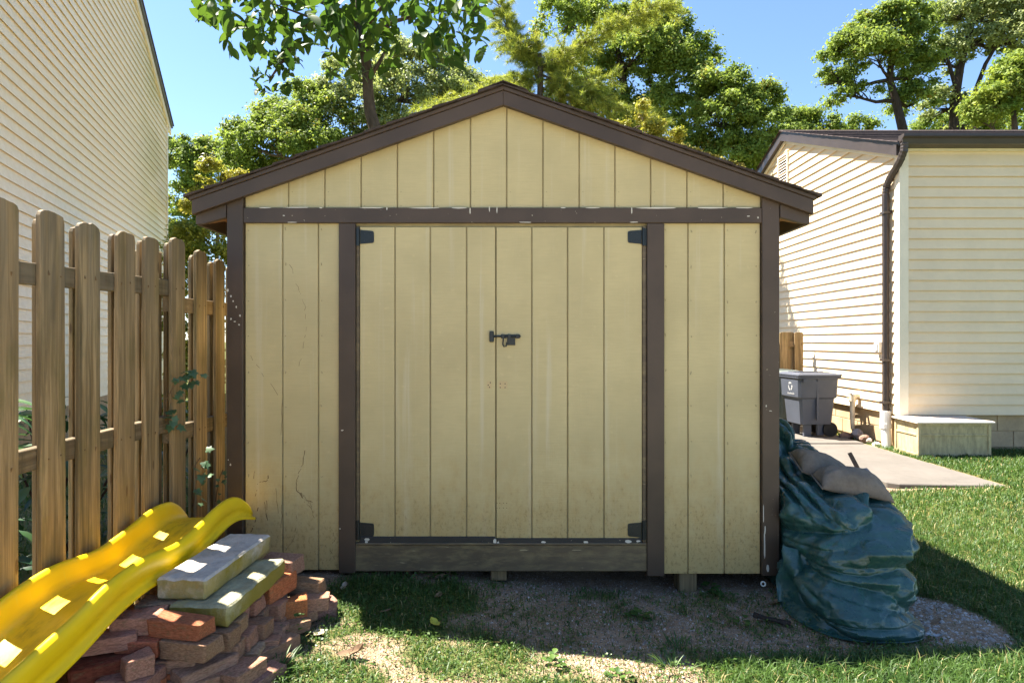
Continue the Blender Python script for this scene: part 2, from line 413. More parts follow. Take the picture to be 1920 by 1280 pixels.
def mat_ground():
    m = NT('garden_soil'); v = m.obj(geo=True); g = m.attr('grass')
    n = m.noise(v, 3, 6, .65); f = m.noise(v, 45, 5, .7); pe = m.voro(v, 95); pc = m.voro(v, 95, 'Color'); s2 = m.noise(v, 1.1, 3); md = m.noise(v, 11, 5, .7)
    soil = m.mix(m.ramp(n, .3, .7), (.28, .195, .128), (.44, .32, .21))
    soil = m.mix(m.ramp(f, .4, .7, 0, .7), soil, (.24, .16, .095))
    soil = m.mix(m.ramp(md, .5, .66, 0, .6), soil, (.27, .18, .11)); soil = m.mix(m.ramp(md, .44, .3, 0, .5), soil, (.5, .385, .275))
    sp = m.n.new('ShaderNodeSeparateXYZ'); m.l.new(pc, sp.inputs[0])
    soil = m.mix(m.math('MULTIPLY', m.ramp(sp.outputs[0], .72, .8), m.ramp(pe, .42, .3)), soil, (.6, .52, .44))
    thatch = m.mix(m.ramp(f, .35, .65), (.05, .08, .016), (.17, .17, .06))
    col = m.mix(m.ramp(m.math('ADD', g, m.math('MULTIPLY', m.math('SUBTRACT', f, .5), .5)), .25, .6), soil, thatch)
    m.bump(m.math('ADD', m.math('MULTIPLY', f, 1.4), m.math('MULTIPLY', m.ramp(pe, .5, .1), .6)), .9, .018)
    return m.done(col, .97, .1)
tag(put('ground', mesh_np('ground', gv, gf, mat_ground(), {'grass': gd}, True)), kind='structure')

# concrete walk beside the right house
walk = thing('garden_path', None, None, (4.0, 6, 0)); walk['kind'] = 'structure'
def slab_poly(pts, z0, z1):
    bm = BM(); prism(bm, [(x, y, z0) for x, y in pts], (0, 0, z1 - z0)); return bm
part('path_slab', slab_poly([(3.50, 5.98), (3.58, 5.9), (4.50, 5.83), (4.53, 8.2), (3.46, 8.2)], -.05, .088), M_CONC, walk, bevel=.008)
part('path_slab', slab_poly([(3.46, 8.235), (4.53, 8.235), (4.53, 11.4), (3.46, 11.4)], -.05, .098), M_CONC, walk, bevel=.008)
part('path_slab', slab_poly([(3.46, 11.43), (4.53, 11.43), (4.53, 14.4), (3.46, 14.4)], -.05, .095), M_CONC, walk, bevel=.008)

bounce_pad = thing('bounce_pad', None, None, (0, -3, .05)); bounce_pad['kind'] = 'structure'      # added paving behind the camera, out of view, bounces sunlight onto the shed front
for i in range(4):
    for j in range(3):
        part('bounce_pad_slab', slab_poly([(-5 + i * 2.75, -6.5 + j * 2.55), (-2.262 + i * 2.75, -6.5 + j * 2.55), (-2.262 + i * 2.75, -3.962 + j * 2.55), (-5 + i * 2.75, -3.962 + j * 2.55)], -.05, .15), M_BOUNCE, bounce_pad, bevel=.008)
# ------------------------------------------------------------------ the shed
YS = 3.56; K = YS / F
def sx(px): return (px - CX) * K
def sz(py): return CAMZ + (CY - py) * K
shed = thing('garden_shed', 'tan garden shed with dark brown trim and closed double doors', 'shed', (0, 3.56, .1))
AP = sx(944); ZAP = sz(166)                           # ridge
def zroof(x, drop=0.0): return ZAP - .352 * abs(x - AP) - drop
def board(x0, x1, z0, z1a, z1b, y=YS, t=.014, mat=M_SID, parent=shed, name='siding_board', dy=None):
    bm = BM(); prism(bm, [(x0, y, z0), (x1, y, z0), (x1, y, z1b), (x0, y, z1a)], (0, t, 0))
    bmesh.ops.bevel(bm, geom=[e for e in bm.edges], offset=.0022, segments=1, affect='EDGES', clamp_overlap=True)
    return part(name, bm, mat, parent)
gr = .0035
gable = [459] + [541, 609, 677, 745, 813, 882, 950, 1018, 1086, 1153, 1220, 1288, 1356] + [1427]
for a, b in zip(gable, gable[1:]):
    x0, x1 = sx(a) + gr, sx(b) - gr
    if x0 < AP < x1:
        bm = BM(); prism(bm, [(x0, YS, sz(392)), (x1, YS, sz(392)), (x1, YS, zroof(x1, .07)), (AP, YS, zroof(AP, .07)), (x0, YS, zroof(x0, .07))], (0, .014, 0))
        part('siding_board', bm, M_SID, shed, bevel=.0022)
    else: board(x0, x1, sz(392), zroof(x0, .07), zroof(x1, .07))
for pl, zb in (([459, 530, 597, 640], 1068), ([1241, 1290, 1358, 1426], 1075)):
    for a, b in zip(pl, pl[1:]): board(sx(a) + gr, sx(b) - gr, sz(zb), sz(418), sz(418))
XL, XR = sx(430), sx(1457); YB = 6.05
bm = BM()                                             # sheathing behind the boards, sides, back, floor
prism(bm, [(XL + .02, YS + .0095, sz(1066)), (XR - .02, YS + .0095, sz(1073)), (XR - .02, YS + .0095, zroof(XR, .08)), (AP, YS + .0095, zroof(AP, .08)), (XL + .02, YS + .0095, zroof(XL, .08))], (0, .03, 0))
part('wall_sheathing', bm, M_GRV, shed)
for xs, sgn in ((XL + .02, 1), (XR - .02, -1)):
    bm = BM(); box(bm, min(xs, xs + sgn * .03), max(xs, xs + sgn * .03), YS + .045, YB, sz(1072), zroof(xs, .08))
    part('side_wall', bm, M_SID, shed)
bm = BM(); prism(bm, [(XL + .06, YB - .04, sz(1072)), (XR - .06, YB - .04, sz(1072)), (XR - .06, YB - .04, zroof(XR, .08)), (AP, YB - .04, zroof(AP, .08)), (XL + .06, YB - .04, zroof(XL, .08))], (0, .03, 0)); part('back_wall', bm, M_SID, shed)
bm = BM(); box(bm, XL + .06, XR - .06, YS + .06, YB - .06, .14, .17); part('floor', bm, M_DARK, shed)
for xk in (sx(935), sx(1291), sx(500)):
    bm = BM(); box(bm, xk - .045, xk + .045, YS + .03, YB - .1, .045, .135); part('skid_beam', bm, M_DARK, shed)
for (a, b, zt, zb, y) in ((1275, 1308, 1074, 1106, 3.575), (920, 950, 1069, 1080, 3.575), (480, 512, 1067, 1082, 3.6)):
    bm = BM(); box(bm, sx(a), sx(b), y, y + .12, sz(zb) - .03, sz(zt)); part('support_block', bm, M_BLOCKW, shed, bevel=.004)
# trim
def trim(name, a, b, t, bt, y0, y1, mat=M_BRN, parent=shed, bev=.003):
    bm = BM(); box(bm, sx(a), sx(b), y0, y1, sz(bt), sz(t)); return part(name, bm, mat, parent, bevel=bev)
bm = BM(); prism(bm, [(sx(429), YS - .026, sz(1068)), (sx(459), YS - .026, sz(1068)), (sx(459), YS - .026, zroof(sx(459), .07)), (sx(429), YS - .026, zroof(sx(429), .07))], (0, .06, 0)); part('corner_board', bm, M_BRN, shed, bevel=.003)
bm = BM(); prism(bm, [(sx(1426), YS - .026, sz(1076)), (sx(1458), YS - .026, sz(1076)), (sx(1458), YS - .026, zroof(sx(1458), .07)), (sx(1426), YS - .026, zroof(sx(1426), .07))], (0, .06, 0)); part('corner_board', bm, M_BRNC, shed, bevel=.003)
trim('header_board', 459.4, 1425.6, 391, 419.5, YS - .024, YS - .002, M_BRNC)
trim('door_jamb', 637, 668, 420, 1072, YS - .022, YS - .001)
trim('door_jamb', 1212, 1244, 420, 1077, YS - .022, YS - .001)
trim('jamb_return', 668.3, 674.5, 424, 1012, YS - .006, YS + .008, M_SILL)
trim('jamb_return', 1204, 1211.7, 424, 1016, YS - .006, YS + .008, M_SILL)
trim('sill_board', 665, 1212.5, 1020, 1069, YS - .012, YS + .006, M_SILL)
trim('threshold_ledge', 668.5, 1211, 1015.5, 1019.5, YS - .02, YS + .006, M_SILL)
# rake boards, return boards, drip strips
K2 = 3.51 / F
for sgn, ex in ((-1, (361 - CX) * K2), (1, (1524 - CX) * K2)):
    def zz(x, d): return ZAP - .352 * abs(x - AP) - d
    bm = BM(); y0 = YS - .06
    prism(bm, [(AP, y0, zz(AP, .034)), (ex, y0, zz(ex, .034)), (ex, y0, zz(ex, .034) - .079), (AP, y0, zz(AP, .034) - .079)], (0, .032, 0))
    part('rake_board', bm, M_BRN, shed, bevel=.002)
    bm = BM(); prism(bm, [(AP, y0 - .008, zz(AP, .012)), (ex + sgn * .012, y0 - .008, zz(ex + sgn * .012, .012)), (ex + sgn * .012, y0 - .008, zz(ex + sgn * .012, .0325)), (AP, y0 - .008, zz(AP, .0325))], (0, .04, 0))
    part('drip_strip', bm, M_BRN, shed, bevel=.002)
    xi = sx(428) if sgn < 0 else sx(1459); xo = ex - sgn * .008
    bm = BM(); prism(bm, [(xi, YS - .03, zz(xi, .112)), (xo, YS - .03, zz(xo, .112)), (xo, YS - .03, zz(xo, .112) - .052), (xo - sgn * .04, YS - .03, zz(xo - sgn * .04, .112) - .062), (xi, YS - .03, zz(xi, .112) - .072)], (0, .028, 0))
    part('return_board', bm, M_BRN, shed, bevel=.002)
    # eave fascia running back, plywood soffit, roof deck
    xf = ex - sgn * .03; x0, x1 = min(xf, xf + sgn * .022), max(xf, xf + sgn * .022)
    bm = BM(); box(bm, x0, x1, YS - .001, YB + .1, zz(ex, .112) - .052, zz(ex, .03)); part('eave_fascia', bm, M_BRN, shed)
    bm = BM(); prism(bm, [(xi, YS + .0, zz(xi, .085)), (xf - sgn * .001, YS + .0, zz(xf, .085)), (xf - sgn * .001, YS + .0, zz(xf, .1)), (xi, YS + .0, zz(xi, .1))], (0, YB + .1 - YS, 0)); part('soffit_sheathing', bm, M_SOFF, shed)
    for k in range(4):
        yr = YS + .04 + k * .62
        bm = BM(); prism(bm, [(xi, yr, zz(xi, .101)), (xf - sgn * .002, yr, zz(xf, .101)), (xf - sgn * .002, yr, zz(xf, .15)), (xi, yr, zz(xi, .175))], (0, .038, 0)); part('rafter_tail', bm, M_SOFF, shed)
    bm = BM(); prism(bm, [(AP, y0 + .001, zz(AP, .02)), (ex, y0 + .001, zz(ex, .02)), (ex, y0 + .001, zz(ex, .032)), (AP, y0 + .001, zz(AP, .032))], (0, YB + .12 - y0, 0))
    part('roof_deck', bm, M_DARK, shed)
    # shingle courses, butt edges down-slope; tabs of the first rows uneven
    rr = random.Random(3 + sgn); n = 14; run = abs(ex + sgn * .03 - AP)
    for k in range(n):
        a, b = AP + sgn * run * k / n, AP + sgn * run * (k + 1.12) / n
        if k == n - 1: b = AP + sgn * (run + .005)
        oy = y0 - .018 - rr.random() * .012; up = rr.random() * .004
        bm = BM()
        prism(bm, [(a, oy, zz(a, .010)), (b, oy, zz(b, .010)), (b, oy, zz(b, -.0035 - up)), (a, oy, zz(a, .004))], (0, YB + .16 - oy, 0))
        part('shingle_course', bm, M_SHIN, shed)
bm = BM(); w = .13
for sgn in (-1, 1):
    for k in range(12):
        ya = YS - .085 + k * .23; prism(bm, [(AP, ya, ZAP + .012), (AP + sgn * w, ya, zroof(AP + w, -.009)), (AP + sgn * w, ya, zroof(AP + w, -.004)), (AP, ya, ZAP + .006)], (0, .225, 0))
part('ridge_cap', bm, M_SHIN, shed)
# moss along the right edge of the roof
mv = []
for k in range(900):
    x = sx(1270) + npr.random() * (sx(1400) - sx(1270)); y = YS - .08 + npr.random() ** 2 * .6
    if nz(x * 9, y * 9) < -.1: continue
    mv.append((x, y, zroof(x, -.004)))
mv = np.array(mv); N = len(mv)
rv = npr.normal(size=(N, 3, 3)) * .009; rv[:, :, 2] = np.abs(rv[:, :, 2]) * .8
mvv = (mv[:, None, :] + rv).reshape(-1, 3) - np.array([0, 3.56, .1]); o = put('moss', mesh_np('moss', mvv, np.arange(N * 3).reshape(-1, 3), simple('roof_moss', (.16, .14, .02), .95, .4, 30)), shed); o['kind'] = 'stuff'
# nail heads along the board edges
nh = BM()
for a in [459, 541, 609, 677, 745, 813, 882, 950, 1018, 1086, 1153, 1220, 1288, 1356]:
    for q in (386, 360): 
        if sz(q) < zroof(sx(a + 7), .12): tube(nh, [(sx(a + 7), YS - .0012, sz(q)), (sx(a + 7), YS + .001, sz(q))], .0028, 6)
for a in (466, 536, 603, 1248, 1296, 1364, 1418):
    for q in range(432, 1066, 66): tube(nh, [(sx(a + rnd.uniform(-1.5, 1.5)), YS - .0012, sz(q + rnd.uniform(-6, 6))), (sx(a), YS + .001, sz(q))], .0028, 6)
part('nails', nh, M_GRV, shed, kind='stuff')
# doors
def make_door(a, b, grooves, top, bot, hinge_side):
    xa, xb = sx(a), sx(b)
    bm = BM(); box(bm, xa + .001, xb - .001, YS + .0012, YS + .0085, sz(bot), sz(top)); d = part('door', bm, M_GRV, shed)
    ed = [a] + grooves + [b]
    for i, (p, q) in enumerate(zip(ed, ed[1:])):
        x0 = sx(p) + (gr if i else .0015); x1 = sx(q) - (gr if i < len(ed) - 2 else .0015)
        board(x0, x1, sz(bot), sz(top), sz(top), YS - .0075, .0082, M_SID, d)
    bm = BM(); box(bm, xa + .004, xb - .003, YS - .016, YS - .0076, sz(bot + 11), sz(bot - 1)); part('bottom_strip', bm, M_STRIP, d, bevel=.002)
    for ztop, zbot in ((432, 458), (978, 1006)):
        e = a if hinge_side < 0 else b; s = -hinge_side
        x0, x1, x2 = sx(e) - s * .012, sx(e) + s * .004, sx(e + s * 27)
        bm = BM(); zc = (sz(ztop) + sz(zbot)) / 2; h = (sz(ztop) - sz(zbot)) / 2
        prism(bm, [(x1, YS - .0125, zc - h), (x2 - s * .012, YS - .0125, zc - h * .86), (x2 - s * .003, YS - .0125, zc - h * .8), (x2, YS - .0125, zc - h * .55), (x2, YS - .0125, zc + h * .6), (x2 - s * .003, YS - .0125, zc + h * .8), (x2 - s * .012, YS - .0125, zc + h * .88), (x1, YS - .0125, zc + h)], (0, .0048, 0))
        tube(bm, [(x0 + s * .006, YS - .018, zc - h * 1.25), (x0 + s * .006, YS - .018, zc + h * 1.25)], .0085, 10)
        box(bm, min(x0 - s * .012, x0 + s * .002), max(x0 - s * .012, x0 + s * .002), YS - .012, YS - .0065, zc - h * 1.25, zc + h * 1.25)
        for u in (.3, .72):
            for w_ in (-.5, .5):
                c = Vector((x1 + (x2 - x1) * u, YS - .0135, zc + h * w_)); tube(bm, [c + Vector((0, -.0015, 0)), c + Vector((0, .003, 0))], .0042, 7)
        part('hinge', bm, M_BLK, d)
    return d
dl = make_door(675, 929, [741, 807, 875], 426, 1005, -1)
dr = make_door(930.5, 1203.5, [997, 1064, 1132], 426.5, 1008, 1)
YD = YS - .0076
bm = BM(); box(bm, sx(918), sx(926), YD - .016, YD - .0003, sz(641), sz(621)); part('latch_keeper', bm, M_BLK, dl, bevel=.003)
bm = BM(); box(bm, sx(939), sx(975), YD - .006, YD - .0003, sz(634), sz(627)); box(bm, sx(951), sx(966), YD - .009, YD - .0004, sz(647), sz(634.3))
tube(bm, [(sx(926.3), YD - .010, sz(630.5)), (sx(976), YD - .010, sz(630.5))], .0055, 10)
for xx in (943, 955, 970): box(bm, sx(xx - 2.5), sx(xx + 2.5), YD - .019, YD - .0061, sz(634.5), sz(626.5))
tube(bm, [(sx(944), YD - .015, sz(634)), (sx(943), YD - .018, sz(645)), (sx(945), YD - .018, sz(649.5)), (sx(949), YD - .018, sz(649)), (sx(950.5), YD - .018, sz(641))], .0042, 8)
part('barrel_bolt', bm, M_BLK, dr)
M_PAD = simple('bare_patch_paint', (.52, .39, .2), .8, .1)
for d, (x0, x1), holes in ((dl, (913, 922), [(915.5, 721.5), (919.5, 716.8), (918, 725.6)]), (dr, (935.5, 951.5), [(938, 719), (947, 719), (938, 726), (947, 726)])):
    bm = BM(); box(bm, sx(x0), sx(x1), YD - .0012, YD - .0002, sz(728), sz(714)); part('bare_patch', bm, M_PAD, d)
    bm = BM()
    for hx, hy in holes: tube(bm, [(sx(hx), YD - .0022, sz(hy)), (sx(hx), YD - .0012, sz(hy))], .0032, 8)
    part('screw_holes', bm, M_BLK, d)
bm = BM()
for hx in (932, 937, 944, 950):
    for hy in (942, 951): tube(bm, [(sx(hx), YD - .0015, sz(hy)), (sx(hx), YD - .0002, sz(hy))], .0024, 6)
part('screw_holes', bm, M_VINE, dr)
M_CHIP = simple('bare_paint_chip', (.6, .55, .45), .85, .12)
def chips(name, lst, y, parent):
    bm = BM()
    for (px, py, w_, h_) in lst:
        c = Vector((sx(px), y, sz(py))); n = 8
        prism(bm, [c + Vector((math.cos(t) * w_ * K * (.7 + .5 * rnd.random()), 0, math.sin(t) * h_ * K * (.7 + .5 * rnd.random()))) for t in [2 * math.pi * k / n for k in range(n)]], (0, .0012, 0))
    part(name, bm, M_CHIP, parent)
chips('paint_chips', [(690, 1009, 5, 3), (688, 1013, 3, 3), (928, 1013, 3, 5)], YS - .0175, dl)
chips('paint_chips', [(1018, 1014, 5, 2), (1098, 1014, 5, 2.5), (1177, 1013, 6, 3.5), (934, 1015, 2, 3), (1196, 1012, 4, 2)], YS - .0175, dr)
hc = [(885 - 3, 397, 1.2, 7), (918, 394, 1, 5), (932, 396, 1, 6), (727, 393, 1.2, 3), (1183, 396, 1.2, 6), (604, 391.5, 3, 1.2), (535, 406, 2, 1), (1055, 391.5, 6, 1), (700, 391.5, 22, .9), (800, 391.8, 30, 1.1), (860, 391.8, 16, 1.4), (560, 391, 26, 1), (500, 391.2, 12, 1), (1230, 391.8, 36, 1.2), (1330, 391.5, 30, 1.3), (1390, 391.6, 16, 1), (1110, 391.6, 14, .8), (1187, 418.3, 8, 1), (985, 418.4, 14, .8), (1400, 407, 3, 1), (550, 418.5, 10, .7), (1418, 410, 1.5, 2)]
chips('paint_chips', hc, YS - .0255, shed)
chips('paint_chips', [(431, 545, 2, 3), (437, 556, 1.5, 2), (441, 565, 1.2, 2), (447, 576, 1.2, 2), (454, 592, 1.5, 2.5), (437, 598, 1.5, 2), (444, 603, 2, 1), (452, 609, 1.5, 1.5), (436, 869, 1.6, 2), (432, 860, 1, 1.2), (1433, 760, 1.2, 2), (1441, 769, 3, .8), (1430, 1020, 1.5, 26), (1431, 990, 1, 10), (1436, 1062, 2.5, 8), (1428, 960, .9, 20), (644, 805, 2.5, 1.5), (640, 988, 1.5, 1.5)], YS - .0275, shed)
# dried creeper traces on the left panel
bm = BM()
def creep(pts, r):
    q = []
    for (a, b) in zip(pts, pts[1:]):
        for k in range(6):
            t = k / 6; q.append((a[0] + (b[0] - a[0]) * t + rnd.uniform(-1.6, 1.6), a[1] + (b[1] - a[1]) * t + rnd.uniform(-1.6, 1.6)))
    for (a, b) in zip(q, q[1:]):
        if rnd.random() < .38: continue
        tube(bm, [(sx(a[0]), YS - .0004, sz(a[1])), (sx(b[0]), YS - .0004, sz(b[1]))], r * rnd.uniform(.4, .95), 4)
creep([(576, 832), (567, 870), (557, 895), (556, 915), (565, 930), (590, 945)], .0022)
for k in range(9): creep([(560 + k * 3, 918 + k * 3), (566 + k * 3 + rnd.uniform(-4, 6), 935 + k * 5)], .0013)
creep([(538, 480), (556, 530), (572, 575), (574, 620), (568, 660), (556, 700)], .0011)
creep([(466, 660), (495, 705), (528, 748)], .0014)
creep([(480, 930), (484, 905), (500, 900), (505, 890)], .0026); creep([(483, 952), (478, 985), (468, 1000)], .003)
creep([(476, 880), (478, 905)], .0018); creep([(545, 948), (556, 965), (552, 1010), (534, 1035)], .0016)
for k in range(5): creep([(500 + rnd.uniform(-18, 30), 895 + rnd.uniform(-20, 120)), (505 + rnd.uniform(-18, 30), 915 + rnd.uniform(-20, 120))], .0016)
creep([(622, 990), (628, 1010), (618, 1030), (630, 1050)], .0016); creep([(528, 740), (527, 830)], .0012)
part('dried_creeper', bm, M_VINE, shed)

# ------------------------------------------------------------------ picket fence on the left
FX = -1.80
fence = thing('picket_fence', 'tall weathered wooden fence of uneven pickets beside yellow slide', 'fence', (FX, 2.6, .08))
def picket(y0, w, xf, z0, z1, seed, lean=0.0, t=.019, parent=fence):
    r = random.Random(seed); n = 7; yc = y0 + w / 2; pr = []
    c = w * .2
    top = [(0, -c * 1.1), (w * .06, -c * .35), (w * .2, -.004), (w * .38, 0), (w * .5, -.003), (w * .66, .001), (w * .82, -.004), (w * .94, -c * .4), (w, -c * 1.1)]
    pts = [(y0, z0), (y0 + w, z0)] + [(y0 + w - a, z1 + b + r.uniform(-.006, .004)) for a, b in top]
    sh = lambda y, z: (xf, y + lean * (z - z0), z)
    bm = BM(); prism(bm, [sh(y, z) for y, z in pts], (-t, 0, 0))
    o = part('picket', bm, M_PICK, parent, bevel=.0025); return o
fr = [(2.195, .14), (2.452, .135), (2.662, .138), (2.915, .135), (3.135, .125), (3.395, .14), (3.655, .13), (3.90, .12)]
zt = [1.905, 1.908, 1.905, 1.91, 1.92, 1.955, 1.925, 1.905]
for k in range(6): fr.insert(0, (2.195 - .235 * (k + 1), .138)); zt.insert(0, 1.9 + rnd.uniform(-.015, .015))
for k in range(9): fr.append((4.14 + .235 * k, .135)); zt.append(1.9 + rnd.uniform(-.02, .02))
for k, ((y, w_), z) in enumerate(zip(fr, zt)):
    picket(y, w_, FX, .08, z, 50 + k, rnd.uniform(-.006, .006))
    picket(y + .052 + rnd.uniform(-.01, .008), w_ * .98, FX - .019 - .042, .08, z - .012 + rnd.uniform(-.014, .008), 150 + k, rnd.uniform(-.006, .006))
nl_ = BM()
for (y, w_) in fr:
    if 2.0 < y < 4.2:
        zr_ = (1.605 + .08 * (y - .6) / 2.8, .945) if y < 3.4 else (1.61, .9)
        for zq in zr_:
            for u in (.25, .75): tube(nl_, [(FX - .003, y + w_ * u, zq + rnd.uniform(-.02, .02)), (FX + .0015, y + w_ * u, zq)], .0035, 6)
part('nails', nl_, M_VINE, fence, kind='stuff')
for (y0, y1, za, zb) in ((.6, 3.40, 1.605, 1.685), (3.40, 6.2, 1.60, 1.62), (.6, 3.40, .925, .965), (3.40, 6.2, .90, .9), (.6, 3.40, .27, .28), (3.40, 6.2, .28, .28)):
    bm = BM(); xa, xb = FX - .0195, FX - .0605
    hexa(bm, [(xb, y0, za - .042), (xa, y0, za - .042), (xa, y1 - .002, zb - .042), (xb, y1 - .002, zb - .042), (xb, y0, za + .042), (xa, y0, za + .042), (xa, y1 - .002, zb + .042), (xb, y1 - .002, zb + .042)])
    part('rail', bm, M_RAIL, fence, bevel=.003)
for yp in (.9, 3.40, 6.2):
    bm = BM(); box(bm, FX - .19, FX - .082, yp - .045, yp + .045, .0, 1.88); part('post', bm, M_PICK, fence, bevel=.006)

# fence by the bins
f2 = thing('short_picket_fence', 'short run of brown wooden pickets behind the trash bins', 'fence', (4.2, 10.15, .06))
def picket_x(x0, w, y, z1, seed):
    r = random.Random(seed); c = w * .16
    top = [(0, -c), (w * .12, -.006), (w * .5, 0), (w * .88, -.006), (w, -c)]
    bm = BM(); prism(bm, [(x0, y, .06), (x0 + w, y, .06)] + [(x0 + w - a, y, z1 + b + r.uniform(-.004, .004)) for a, b in top], (0, .02, 0))
    part('picket', bm, M_PICK, f2, bevel=.002)
xs = 4.475
for k in range(12):
    picket_x(xs - k * .235, .135, 10.13, 1.55, 300 + k); picket_x(xs - k * .235 - .115, .135, 10.19, 1.55, 330 + k)
for z in (1.36, .75, .25):
    bm = BM(); box(bm, 1.7, 4.615, 10.1505, 10.1895, z - .045, z + .045); part('rail', bm, M_RAIL, f2)
# ------------------------------------------------------------------ left house (its wall runs away to the left)
P0 = Vector((-4.72, 5.4, 0)); ang = math.atan2(1.0, -.329)
lh = thing('neighbour_house', 'tall cream house wall of lap siding rising behind the wooden fence', 'house', (P0.x, P0.y, .05), ang)
LEN = 9.04; LHM = W[lh.name].copy()
def lpart(name, bm, mat, bevel=0.0):                       # local frame: x along the wall, -y outwards, z up from .05
    if bevel: bmesh.ops.bevel(bm, geom=bm.edges[:], offset=bevel, segments=1, affect='EDGES', clamp_overlap=True)
    return put(name, fin(bm, name, mat), lh)
ZE, SL = 6.19, .445                                          # eave height, roof slope
def ztop(s): return ZE + SL * (LEN / 2 - abs(s - LEN / 2))
def lap_mesh(bm, A, B):
    a = [bm.verts.new(p) for p in A]; b = [bm.verts.new(p) for p in B]; n = len(a)
    bm.faces.new(a); bm.faces.new(b[::-1])
    for i in range(n): bm.faces.new((a[i], b[i], b[(i + 1) % n], a[(i + 1) % n]))
def lap(s0, s1, z0, z1, t=.022, name='siding_board'):
    """one lap board, trimmed under the rake"""
    pts_lo = [s0, s1]; bm = BM()
    zt0, zt1 = min(z1, ztop(s0) - .01), min(z1, ztop(s1) - .01)
    if zt0 <= z0 + .004 or zt1 <= z0 + .004: return
    def pf(s, zt): return [(s, -t, z0), (s, -t + .004, z0), (s, -t + .005, z0 + .016), (s, .006, z0 + .016), (s, .006, zt + .012), (s, -t * (1 - (zt - z0) / (z1 - z0)) - .0015, zt + .012)]
    lap_mesh(bm, pf(s0, zt0), pf(s1, zt1))
    lpart(name, bm, M_CRML)
z = .55; k = 0; E_ = .127
rl = random.Random(4)
while z < ZE + SL * LEN / 2 - .05:
    z1 = z + E_
    if z1 <= ZE: a, b = .06, LEN - .09
    else: a = (z1 - ZE) / SL + .03; b = LEN - a
    if b - a > .25:
        js = sorted(rl.uniform(a + .5, b - .5) for _ in range(1 if b - a < 5 else 2)) if b - a > 2.2 else []
        ed = [a] + js + [b]
        for i, (p, q) in enumerate(zip(ed, ed[1:])):
            lap(p, q + (.012 if i < len(ed) - 2 else 0), z, z1, .022 + .0012 * (i % 2))
    z = z1; k += 1
bm = BM(); prism(bm, [(0.02, .009, -.05), (LEN - .02, .009, -.05), (LEN - .02, .009, ZE), (LEN / 2, .009, ZE + SL * LEN / 2 - .02), (.02, .009, ZE)], (0, .15, 0)); lpart('wall', bm, M_CRML)
bm = BM(); box(bm, LEN - .09, LEN + .005, -.03, .1, .5, ZE); lpart('corner_post', bm, M_CRMT, .004)
bm = BM(); box(bm, -.005, .06, -.03, .1, .5, ZE); lpart('corner_post', bm, M_CRMT, .004)
bm = BM(); box(bm, .03, LEN - .03, -.004, .008, -.05, .55); lpart('foundation', bm, M_BLOCK)
for sgn in (-1, 1):
    m0 = LEN / 2; e = m0 + sgn * (LEN / 2 + .22); ze = ZE - SL * .22; zr = ZE + SL * LEN / 2
    for nm, y0, y1, d0, d1, mt in (('rake_trim', -.05, -.016, -.03, -.17, M_CRMT), ('rake_edge', -.085, -.0505, .045, -.02, M_GREYE)):
        bm = BM(); prism(bm, [(m0, y0, zr + d0), (e, y0, ze + d0), (e, y0, ze + d1), (m0, y0, zr + d1)], (0, y1 - y0, 0)); lpart(nm, bm, mt)
    bm = BM(); prism(bm, [(m0, -.10, zr + .09), (e + sgn * .05, -.10, ze + .07), (e + sgn * .05, -.10, ze + .045), (m0, -.10, zr + .046)], (0, 7.0, 0)); lpart('roof', bm, M_ROOF)
bm = BM(); box(bm, LEN + .0055, LEN + .24, -.048, .12, ZE - .22, ZE - .105); lpart('eave_box', bm, M_CRMT, .006)
for (s0, w_) in ((LEN - .03, .02), (0.005, .02)):
    bm = BM(); box(bm, s0, s0 + w_, .16, 7.0, -.05, ZE); lpart('side_wall', bm, M_CRML)

# ------------------------------------------------------------------ right house
HX, HY, YR, HB = 4.77, 7.86, 11.12, 14.38
rh = thing('cream_house', 'single storey cream house with brown gutter and sunlit lap-sided gable', 'house', (HX, HY, .08))
ZG, SG = 3.76, .366
def zg(y): return ZG + .0 + SG * (YR - HY - abs(y - YR)) + .02
def hb(name, x0, x1, y0, y1, z0, z1, mat, bevel=0.0):
    bm = BM(); box(bm, x0, x1, y0, y1, z0, z1); return part(name, bm, mat, rh, bevel=bevel)
bm = BM(); prism(bm, [(HX + .004, HY + .1, .5), (HX + .004, HB, .5), (HX + .004, HB, ZG), (HX + .004, YR, zg(YR) - .02), (HX + .004, HY + .1, ZG)], (.12, 0, 0)); part('gable_wall', bm, M_CRM, rh)
hb('front_wall', HX + .1, 13.0, HY + .004, HY + .12, .5, ZG, M_CRM)
z = .5; i = 0; t = .025; E2 = .127
rh_r = random.Random(9)
while z < zg(YR) - .12:
    z1 = z + E2
    # gable lap board, one piece, trimmed under the rake
    if z1 < ZG: a, b = HY + .075, HB - .07
    else: a = HY + (z1 - ZG) / SG + .02; b = 2 * YR - a
    if b - a > .2:
        bm = BM(); pg = lambda y: [(HX - t, y, z), (HX - t + .004, y, z), (HX - t + .005, y, z + .016), (HX + .003, y, z + .016), (HX + .003, y, z1 + .012), (HX - .0015, y, z1 + .012)]; lap_mesh(bm, pg(a), pg(b))
        part('siding_board', bm, M_CRM, rh)
    if z1 <= ZG + .03:
        zz1 = min(z1, ZG - .042)
        js = [HX + .085] + sorted(rh_r.uniform(HX + .8, 10) for _ in range(1)) + [12.9]
        for k, (p, q) in enumerate(zip(js, js[1:])):
            tt = t + .0014 * (k % 2); bm = BM()
            pg = lambda x: [(x, HY - tt, z), (x, HY - tt + .004, z), (x, HY - tt + .005, z + .016), (x, HY + .003, z + .016), (x, HY + .003, zz1 + .011), (x, HY - .0015, zz1 + .011)]
            lap_mesh(bm, pg(p), pg(q + .012 * (k == 0)))
            part('siding_board', bm, M_CRM, rh)
    z = z1; i += 1
